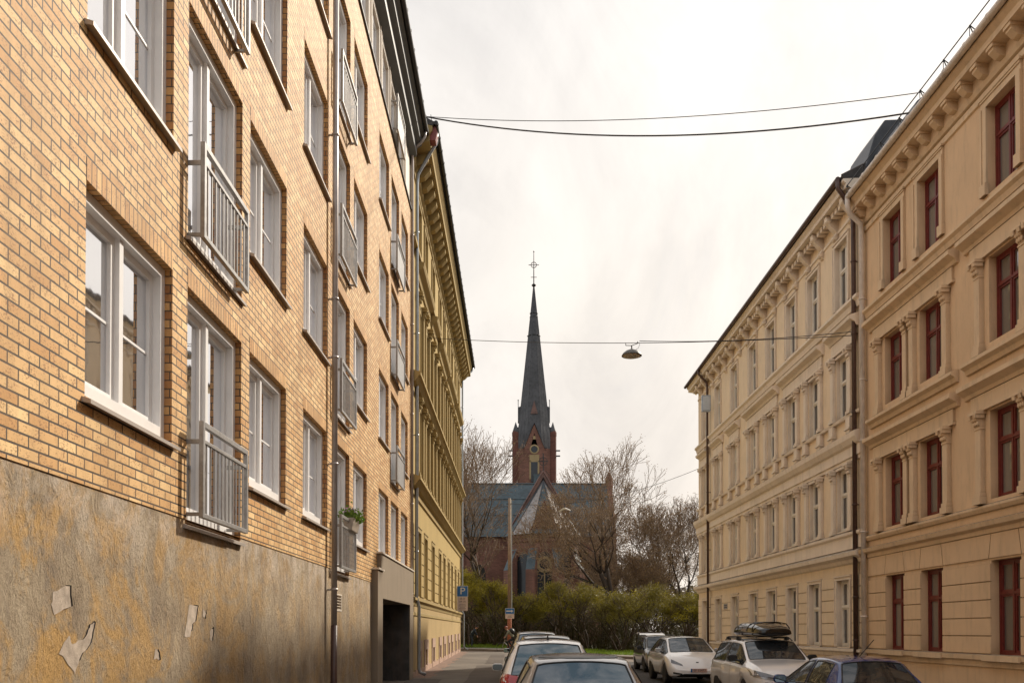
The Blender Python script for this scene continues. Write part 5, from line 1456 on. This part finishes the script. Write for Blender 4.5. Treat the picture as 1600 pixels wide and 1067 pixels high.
# SUV with roof box, facing the camera
S = dict(st=body_stations(4.70,1.60,1.80, belt=1.02, nose=.88, cowl=1.10, rwb=.10, rwt=.50, rt=1.06, wsb=3.45, wst=2.72), wheels=(.98,3.68), wr=.36, seams=(1.45,2.4,3.4), handles=(1.7,2.65), belt=1.04, mirror=(3.0,1.16), mirmat=M['black'])
SX, SY = 6.28, 19.6
c6, dec, cast = car('parked_car', (SX,SY+4.70,zroad(SX,22)), R(180), S, p_pearl, M['cglass'], 'white sport utility car carrying a black roof box, facing the street in the right row')
for sx in (-1, 1):
    dec('headlight', ((sx*.86,.80), (sx*.40,.72), (sx*.40,.80), (sx*.86,.93)), 'front', clear_l, .008)
    dec('chrome_trim', ((sx*.84,.77), (sx*.42,.68), (sx*.42,.71), (sx*.84,.80)), 'front', M['rim'], .014)
    dec('fog_lamp', ((sx*.74,.42), (sx*.52,.42), (sx*.52,.54), (sx*.78,.60)), 'front', M['black'], .006)
    dec('chrome_trim', ((sx*.52,.36), (sx*.47,.36), (sx*.60,.66), (sx*.66,.66)), 'front', M['rim'], .014)
dec('grille', ((-.42,.66), (.42,.66), (.46,.80), (-.46,.80)), 'front', M['black'], .006)
dec('lower_grille', ((-.40,.36), (.40,.36), (.45,.52), (-.45,.52)), 'front', M['black'], .006)
dec('hood_seam', ((-.62,3.62), (.62,3.62), (.62,3.635), (-.62,3.635)), 'top', M['black'], .003, 12, 1)
plate(c6, 4.72, .60, '')
for sx in (-1, 1):
    mb = MB(); mb.path([(sx*.58,.75,1.57), (sx*.59,.95,1.63), (sx*.60,2.4,1.63), (sx*.60,2.6,1.57)], .016, 6); mb.build('roof_rail', M['black'], c6)
for y in (1.15, 2.15):
    mb = MB(); mb.box(-.62,.62,y-.03,y+.03,1.645,1.672)
    for sx in (-1, 1): mb.box(sx*.60-.05,sx*.60+.05,y-.05,y+.05,1.58,1.66)
    mb.build('crossbar', M['black'], c6)
# roof box: rests on the car
glossb = plain('gloss_black', (.005,.005,.006), .10, var=.1, coat=.4)
rb = empty('roof_box', (SX+.12, SY+4.70-1.70, zroad(SX,22)+1.66), R(180), label='long glossy black roof box strapped on the white sport utility car', cat='roof box')
mb = MB(); ring = []
L2 = 1.06
for k, (y, w, h, zb_) in enumerate(((-1.16,.40,.20,.06), (-1.13,.45,.28,.02), (-.95,.475,.35,.0), (-.4,.475,.38,0), (.2,.475,.37,0), (.75,.46,.31,0), (1.12,.42,.20,.02), (1.17,.36,.14,.05))):
    pts_ = [(-w*.85,zb_), (w*.85,zb_), (w,zb_+h*.28), (w*1.0,zb_+h*.36), (w*.97,zb_+h*.66), (w*.82,zb_+h*.92), (w*.45,zb_+h*1.0), (w*.12,zb_+h*.965), (-w*.12,zb_+h*.965), (-w*.45,zb_+h*1.0), (-w*.82,zb_+h*.92), (-w*.97,zb_+h*.66), (-w,zb_+h*.36), (-w,zb_+h*.28)]
    ring.append([mb.vert((x, y, z)) for x, z in pts_])
for a, b in zip(ring, ring[1:]):
    for j in range(len(a)): mb.face([a[j], a[(j+1) % len(a)], b[(j+1) % len(a)], b[j]])
mb.face(list(reversed(ring[0]))); mb.face(ring[-1])
o = mb.build('shell', glossb, rb, smooth=True, recalc=True); sm = o.modifiers.new('s', 'SUBSURF'); sm.levels = 1; sm.render_levels = 2
for y in (-.62, -.18, .30, .75):
    mb = MB(); mb.path([(-.465,y,.13), (-.455,y,.23), (-.38,y,.325), (-.18,y,.362), (.18,y,.362), (.38,y,.325), (.455,y,.23), (.465,y,.13)], .014, 6)
    mb.build('shell_ridge', glossb, rb, smooth=True)
mb = MB(); mb.box(.455,.474,-.25,.20,.15,.21); mb.box(-.474,-.455,-.20,.25,.15,.21); mb.build('maker_label', plain('label_tan', (.34,.28,.24), .5), rb)
mb = MB(); mb.path([(-.415,-.9,.13), (-.415,.85,.13)], .014, 6); mb.path([(.415,-.9,.13), (.415,.85,.13)], .014, 6); mb.build('lid_seam', M['black'], rb)
# white electric car
S = dict(st=body_stations(4.75,1.53,1.92, belt=.98, nose=.68, cowl=1.0, rwb=.10, rwt=1.0, rt=1.0, wsb=3.70, wst=2.62), wheels=(.92,3.82), wr=.35, seams=(1.35,2.4,3.45), handles=(1.6,2.65), belt=.97, mirror=(3.05,1.08), mirmat=p_silver)
TX, TYY = 5.98, 28.3
c7, dec, cast = car('parked_car', (TX,TYY+4.75,zroad(TX,30)), R(180), S, p_white, M['cglass'], 'smooth white car without a grille, between the roof box car and the dark estate')
for sx in (-1, 1):
    dec('headlight', ((sx*.84,.70), (sx*.48,.60), (sx*.50,.66), (sx*.82,.82)), 'front', clear_l, .006)
    dec('air_slot', ((sx*.80,.36), (sx*.52,.33), (sx*.52,.37), (sx*.80,.42)), 'front', M['black'], .006)
dec('lower_grille', ((-.60,.26), (.60,.26), (.48,.36), (-.48,.36)), 'front', M['black'], .006)
dec('emblem', ((-.035,.70), (.035,.70), (.05,.735), (-.05,.735)), 'front', M['darkmetal'], .006)
h, nn = cast((0,9,.46), (0,-1,0))
plate(c7, h.y+.02, .47, 'EF 15477')
# dark estate with raised tailgate
S = dict(st=body_stations(4.35,1.52,1.74, belt=.95, nose=.74, cowl=.98, rwb=.10, rwt=.40, rt=1.04, wsb=3.25, wst=2.60), wheels=(.82,3.45), wr=.32, seams=(1.2,2.15,3.1), handles=(1.4,2.35), belt=.93, mirror=(2.85,1.02), mirmat=M['black'])
MX, MY = 6.38, 36.2
c8, dec, cast = car('parked_car', (MX,MY+4.35,zroad(MX,38)), R(180), S, p_dark, M['cglass'], 'dark estate car with its tailgate raised, farthest car in the right row')
for sx in (-1, 1):
    dec('headlight', ((sx*.80,.62), (sx*.48,.60), (sx*.48,.72), (sx*.78,.76)), 'front', clear_l, .006)
    mb = MB(); mb.path([(sx*.58,.5,1.49), (sx*.58,.7,1.55), (sx*.59,2.3,1.55), (sx*.59,2.5,1.50)], .016, 6); mb.build('roof_rail', M['black'], c8)
mb = MB(); mb.prism([(-.62,1.62), (.62,1.62), (.60,1.66), (-.60,1.66)], .0, .01)
mb = MB()
tgp = [(.45,1.53), (.10,1.62), (-.50,1.68), (-1.0,1.63)]
for (a, b) in zip(tgp, tgp[1:]):
    mb.quad((-.58,a[0],a[1]), (.58,a[0],a[1]), (.54,b[0],b[1]), (-.54,b[0],b[1])); mb.quad((-.57,a[0],a[1]-.04), (-.53,b[0],b[1]-.04), (.53,b[0],b[1]-.04), (.57,a[0],a[1]-.04))
    for sx in (-1, 1): mb.quad((sx*.58,a[0],a[1]), (sx*.54,b[0],b[1]), (sx*.53,b[0],b[1]-.04), (sx*.57,a[0],a[1]-.04))
tg_ = mb.build('tailgate', p_pearl, c8)
mb = MB(); mb.quad((-.48,.04,1.632), (.48,.04,1.632), (.46,-.42,1.682), (-.46,-.42,1.682)); mb.build('tailgate_window', M['cglass'], tg_)
for sx in (-1, 1):
    mb = MB(); mb.tube((sx*.60,.25,1.35), (sx*.58,-.1,1.78), .012, n=6); mb.build('gas_strut', M['black'], c8)

# ------------------------------------------------------------ people
def skin_obj(name, joints, edges, radii, mat, parent, sub=2):
    me = bpy.data.meshes.new(name); me.from_pydata([Vector(j) for j in joints], edges, []); o = bpy.data.objects.new(name, me); COL.objects.link(o)
    sk = o.modifiers.new('skin', 'SKIN'); 
    for i, r in enumerate(radii):
        rr = r if isinstance(r, tuple) else (r, r); me.skin_vertices[0].data[i].radius = rr
    me.skin_vertices[0].data[0].use_root = True
    ss = o.modifiers.new('sub', 'SUBSURF'); ss.levels = sub; ss.render_levels = sub
    dg = bpy.context.evaluated_depsgraph_get(); m2 = bpy.data.meshes.new_from_object(o.evaluated_get(dg)); bpy.data.objects.remove(o)
    m2.name = name; m2.materials.clear(); m2.materials.append(mat); m2.polygons.foreach_set('use_smooth', [True]*len(m2.polygons))
    o = bpy.data.objects.new(name, m2); COL.objects.link(o)
    if parent: o.parent = parent
    return o
skinm = plain('skin', (.42,.22,.15), .6, var=.06)
def hand(parent, p, d, curl, sx=1):
    """palm plus five short finger chains along d"""
    p = Vector(p); d = Vector(d).normalized(); u = d.cross(Vector((0,0,1))).normalized(); w = u.cross(d)
    mb = MB(); mb.path([p-d*.02, p+d*.03, p+d*.08], [.024,.040,.034], 8)
    for k, (o, l) in enumerate(((-.030,.065), (-.010,.078), (.010,.072), (.030,.055))):
        a = p+d*.08+u*o; b = a+(d*.8-w*curl*.5).normalized()*l*.5; c = b+(d*.3-w*curl).normalized()*l*.5
        mb.path([a, b, c], [.0095,.009,.007], 6)
    a = p+d*.03+u*.035*sx; b = a+(d*.6+u*.6*sx-w*.3).normalized()*.035; c = b+(d*.7-w*.4).normalized()*.03; mb.path([a, b, c], [.011,.010,.008], 6)
    mb.build('hand', skinm, parent, smooth=True)
def head(parent, c, yaw, pitch, hairm, cap=None):
    """head with nose, ears, eyes, mouth; local x is the way the face looks"""
    h = empty('head', c, yaw); h.parent = parent; h.rotation_euler = (0, pitch, yaw)
    mb = MB(); mb.lathe([(.01,-.115), (.045,-.105), (.062,-.075), (.074,-.03), (.080,.02), (.078,.06), (.062,.095), (.035,.112), (.01,.117)], (0,0,0), 16); mb.path([(.070,0,.015), (.092,0,-.015), (.080,0,-.025)], [.008,.013,.010], 6)
    for s in (-1, 1): mb.lathe([(.001,-.006), (.024,-.004), (.027,.002), (.001,.008)], (-.005,s*.080,0), 8, axis='y')
    mb.path([(-.01,0,-.06), (-.03,0,-.16)], [.050,.055], 10); o = mb.build('face', skinm, h, smooth=True)
    mb = MB()
    for s in (-1, 1): mb.lathe([(.001,.0), (.011,.0)], (.076,s*.030,.018), 8, axis='x')
    mb.box(.068,.073,-.022,.022,-.058,-.052); mb.build('eyes_and_mouth', M['text'], h)
    mb = MB(); mb.lathe([(.084,-.02), (.088,.03), (.080,.075), (.055,.108), (.01,.126)], (-.012,0,.004), 16); mb.build('hair', hairm, h, smooth=True)
    if cap:
        mb = MB(); mb.lathe([(.094,.03), (.092,.06), (.075,.10), (.04,.13), (.01,.137)], (-.005,0,.004), 16); mb.prism([(.07,.03), (.14,.022), (.14,.030), (.07,.045)], -.06, .06); mb.build('cap', cap, h, smooth=True)
    return h
# cyclist heading left; local +x is the riding direction
cyx, cyy = -.12, 56.4
cz = zroad(cyx, cyy)
bike = empty('bicycle', (cyx, cyy, cz), R(176), label='dark bicycle ridden along the crossing beside the street pole', cat='bicycle')
WRr = .33
for nm, x in (('rear_wheel', -.52), ('front_wheel', .52)):
    mb = MB(); N_ = 28
    mb.path([(x+WRr*math.cos(2*math.pi*k/N_), 0, WRr+WRr*math.sin(2*math.pi*k/N_)) for k in range(N_+1)], .017, 6)
    for k in range(14): a = 2*math.pi*k/14; mb.tube((x,.0,WRr), (x+WRr*math.cos(a),0,WRr+WRr*math.sin(a)), .0025, n=3, cap=False)
    mb.tube((x,-.04,WRr), (x,.04,WRr), .02, n=8); mb.build(nm, M['rubber'], bike)
mb = MB()
for a, b in (((-.52,0,.33),(-.08,0,.30)), ((-.52,0,.33),(-.18,0,.80)), ((-.08,0,.30),(-.20,0,.88)), ((-.17,0,.76),(.34,0,.80)), ((-.08,0,.30),(.36,0,.68)), ((.33,0,.88),(.52,0,.33))): mb.tube(a, b, .018, n=8)
mb.build('frame', plain('bike_frame', (.30,.28,.24), .4), bike)
mb = MB(); mb.path([(.33,-.28,.98), (.36,-.2,1.0), (.33,0,.98), (.36,.2,1.0), (.33,.28,.98)], .013, 6); mb.tube((.33,0,.85), (.33,0,.98), .015, n=6); mb.build('handlebar', M['black'], bike)
mb = MB(); mb.prism([(-.34,.90), (-.30,.88), (-.04,.91), (-.04,.93), (-.30,.94)], -.07, .07); mb.build('saddle', M['black'], bike, bevel=.01)
mb = MB(); mb.lathe([(.09,-.006), (.09,.006)], (-.08,-.05,.30), 18, axis='y'); mb.tube((-.08,-.08,.30), (.05,-.08,.20), .01, n=6); mb.tube((-.08,.08,.30), (-.21,.08,.40), .01, n=6); mb.box(0,.10,-.14,-.05,.185,.205); mb.box(-.26,-.16,.05,.14,.39,.41); mb.build('crankset', M['darkmetal'], bike)
per = empty('person', (cyx, cyy, cz), R(176), label='cyclist in grey-green jacket with black backpack leaning forward over the handlebar', cat='person')
jk = plain('grey_green_cloth', (.20,.20,.15), .85, var=.15); tr_ = plain('dark_trousers', (.02,.02,.022), .9)
J = [(-.20,0,1.00), (-.12,0,1.16), (.02,0,1.32), (.13,0,1.42), (.17,0,1.48), (.10,.19,1.40), (.20,.26,1.20), (.31,.24,1.05), (.10,-.19,1.40), (.20,-.26,1.20), (.31,-.24,1.05)]
skin_obj('body', J, [(0,1),(1,2),(2,3),(3,4),(3,5),(5,6),(6,7),(3,8),(8,9),(9,10)], [(.16,.12),(.15,.11),(.17,.12),(.15,.11),.055,.065,.05,.038,.065,.05,.038], jk, per)
J = [(-.22,0,.98), (-.20,.10,.93), (.16,.11,.72), (.02,.11,.26), (.10,.11,.21), (-.20,-.10,.93), (.10,-.11,.80), (-.12,-.11,.46), (-.04,-.11,.40)]
skin_obj('trousers', J, [(0,1),(1,2),(2,3),(3,4),(0,5),(5,6),(6,7),(7,8)], [.12,.10,.07,.045,.04,.10,.07,.045,.04], tr_, per)
head(per, (.25,0,1.60), 0, .25, plain('red_brown_hair', (.16,.05,.025), .8), cap=plain('red_helmet', (.30,.07,.04), .5))
for s in (-1, 1): hand(per, (.31,s*.24,1.04), (.35,0,-.35), 1.1, -s)
mb = MB()
for x0, z0, x1, z1, w in ((-.18,1.28,.02,1.52,.16),):
    mb.path([(-.22,0,1.22), (-.16,0,1.34), (-.06,0,1.46), (.03,0,1.53)], [.10,.17,.17,.09], 12)
mb.build('backpack', M['black'], per, smooth=True)
for s in (-1, 1):
    mb = MB(); mb.path([(.04 if s > 0 else -.13,s*.11,.225 if s > 0 else .42), (.20 if s > 0 else .06,s*.11,.19 if s > 0 else .40)], [.045,.035], 8); mb.build('shoe', M['black'], per, smooth=True)
# person in dark blue at the edge of the shrubs, bending forward
dx, dy = -2.9, 63.4
p2 = empty('person', (dx, dy, H(dx,dy)+.2), R(0), label='person in dark blue clothes bending forward beside the leftmost shrub', cat='person')
nb = plain('navy_cloth', (.018,.026,.038), .85, var=.2)
J = [(0,0,.86), (.06,0,1.02), (.17,0,1.18), (.25,0,1.25), (.30,0,1.28), (.20,.18,1.22), (.30,.22,.98), (.40,.16,.82), (.20,-.18,1.22), (.32,-.22,1.0), (.42,-.16,.86)]
skin_obj('body', J, [(0,1),(1,2),(2,3),(3,4),(3,5),(5,6),(6,7),(3,8),(8,9),(9,10)], [(.16,.12),(.15,.12),(.17,.12),(.14,.11),.055,.06,.048,.036,.06,.048,.036], nb, p2)
J = [(0,0,.84), (-.02,.10,.78), (.05,.12,.44), (-.02,.12,.08), (-.02,-.10,.78), (.08,-.12,.44), (.02,-.12,.08)]
skin_obj('trousers', J, [(0,1),(1,2),(2,3),(0,4),(4,5),(5,6)], [.13,.10,.07,.05,.10,.07,.05], nb, p2)
head(p2, (.38,0,1.40), 0, .6, plain('dark_hair', (.02,.015,.012), .8))
for s in (-1, 1):
    hand(p2, (.40,s*.16,.80), (.3,0,-.6), .6, s)
    mb = MB(); mb.path([(-.06,s*.12,.04), (.16,s*.12,.035)], [.05,.04], 8); mb.build('shoe', M['black'], p2, smooth=True)
mb = MB(); mb.prism([(-.02,1.06), (.10,1.22), (.13,1.20), (.02,1.04)], -.20, .20); mb.build('pale_stripe', plain('pale_blue_band', (.22,.28,.32), .6), p2)

# ------------------------------------------------------------ camera, sky, sun
cam = bpy.data.cameras.new('camera'); co = bpy.data.objects.new('camera', cam); COL.objects.link(co); SC.camera = co
cam.sensor_width = 36; cam.lens = 1380/1600*36; cam.clip_end = 3000; cam.clip_start = .1
co.location = (0, 0, 1.8); co.rotation_euler = (R(90.9), 0, 0)
cam.shift_y = (985-1380*math.tan(R(.9))-533.5)/1600
ELEV, AZ = 35, math.atan2(1, 1.1)      # azimuth from +y towards +x
sl = bpy.data.lights.new('sun', 'SUN'); sl.energy = 5.1; sl.angle = R(1.8); sl.color = (1, .90, .76)
so = bpy.data.objects.new('sun', sl); COL.objects.link(so); so.location = (30, 40, 60)
d = Vector((math.sin(AZ)*math.cos(R(ELEV)), math.cos(AZ)*math.cos(R(ELEV)), math.sin(R(ELEV))))
so.rotation_euler = d.to_track_quat('Z', 'Y').to_euler()
w = bpy.data.worlds.new('World'); SC.world = w; w.use_nodes = True
nt = w.node_tree; bg = nt.nodes['Background']; bg.inputs[1].default_value = .106
sky = nt.nodes.new('ShaderNodeTexSky'); sky.sky_type = 'NISHITA'; sky.sun_disc = False; sky.sun_elevation = R(ELEV); sky.sun_rotation = AZ
sky.dust_density = 2
tc = nt.nodes.new('ShaderNodeTexCoord'); mp = nt.nodes.new('ShaderNodeMapping'); mp.inputs['Scale'].default_value = (1.6, .8, 1.0); mp.inputs['Rotation'].default_value = (0, R(38), R(20))
nt.links.new(tc.outputs['Generated'], mp.inputs[0])
def nz(scale, detail, rough, dist):
    n = nt.nodes.new('ShaderNodeTexNoise'); n.inputs['Scale'].default_value = scale; n.inputs['Detail'].default_value = detail; n.inputs['Roughness'].default_value = rough; n.inputs['Distortion'].default_value = dist
    nt.links.new(mp.outputs[0], n.inputs['Vector']); return n.outputs['Fac']
n1 = nz(2.3, 9, .60, .9); n2 = nz(5.0, 8, .6, .3)
def ramp(f, st):
    r = nt.nodes.new('ShaderNodeValToRGB'); e = r.color_ramp.elements
    while len(e) < len(st): e.new(.5)
    for i, (p, c) in enumerate(st): e[i].position = p; e[i].color = (*c, 1)
    nt.links.new(f, r.inputs[0]); return r.outputs[0]
def mixc(f, a, b, mode='MIX'):
    m = nt.nodes.new('ShaderNodeMix'); m.data_type = 'RGBA'; m.blend_type = mode
    for s, v in ((0, f), (6, a), (7, b)):
        if isinstance(v, (int, float)): m.inputs[s].default_value = v
        elif isinstance(v, tuple): m.inputs[s].default_value = (*v, 1)
        else: nt.links.new(v, m.inputs[s])
    return m.outputs[2]
cl = ramp(n1, [(.34, (6.6,6.55,6.8)), (.46, (7.8,7.5,7.25)), (.60, (9.6,9.2,8.8))])
cl = mixc(.40, cl, ramp(n2, [(.36, (7.2,6.95,6.8)), (.64, (9.7,9.35,9.0))]))
# brighter towards the sun, bluer away from it, warm near the horizon
sep = nt.nodes.new('ShaderNodeSeparateXYZ'); nt.links.new(tc.outputs['Generated'], sep.inputs[0])
dot = nt.nodes.new('ShaderNodeVectorMath'); dot.operation = 'DOT_PRODUCT'; nt.links.new(tc.outputs['Generated'], dot.inputs[0]); dot.inputs[1].default_value = tuple(d)
cl = mixc(1, cl, ramp(dot.outputs['Value'], [(.0, (.95,1.0,1.07)), (.60, (1.0,1.03,1.08)), (.78, (1.08,1.07,1.05)), (.97, (1.3,1.28,1.24))]), 'MULTIPLY')
cl = mixc(1, cl, ramp(sep.outputs[2], [(0, (1.04,.97,.90)), (.35, (1.03,1.0,.95)), (.6, (1,1,1))]), 'MULTIPLY')
fin = mixc(.90, sky.outputs[0], cl)
nt.links.new(fin, bg.inputs[0])
SC.view_settings.view_transform = 'Standard'; SC.view_settings.look = 'None'; SC.view_settings.exposure = 0; SC.view_settings.gamma = 1
SC.render.engine = 'CYCLES'
SC.cycles.max_bounces = 8; SC.cycles.diffuse_bounces = 6; SC.cycles.glossy_bounces = 4
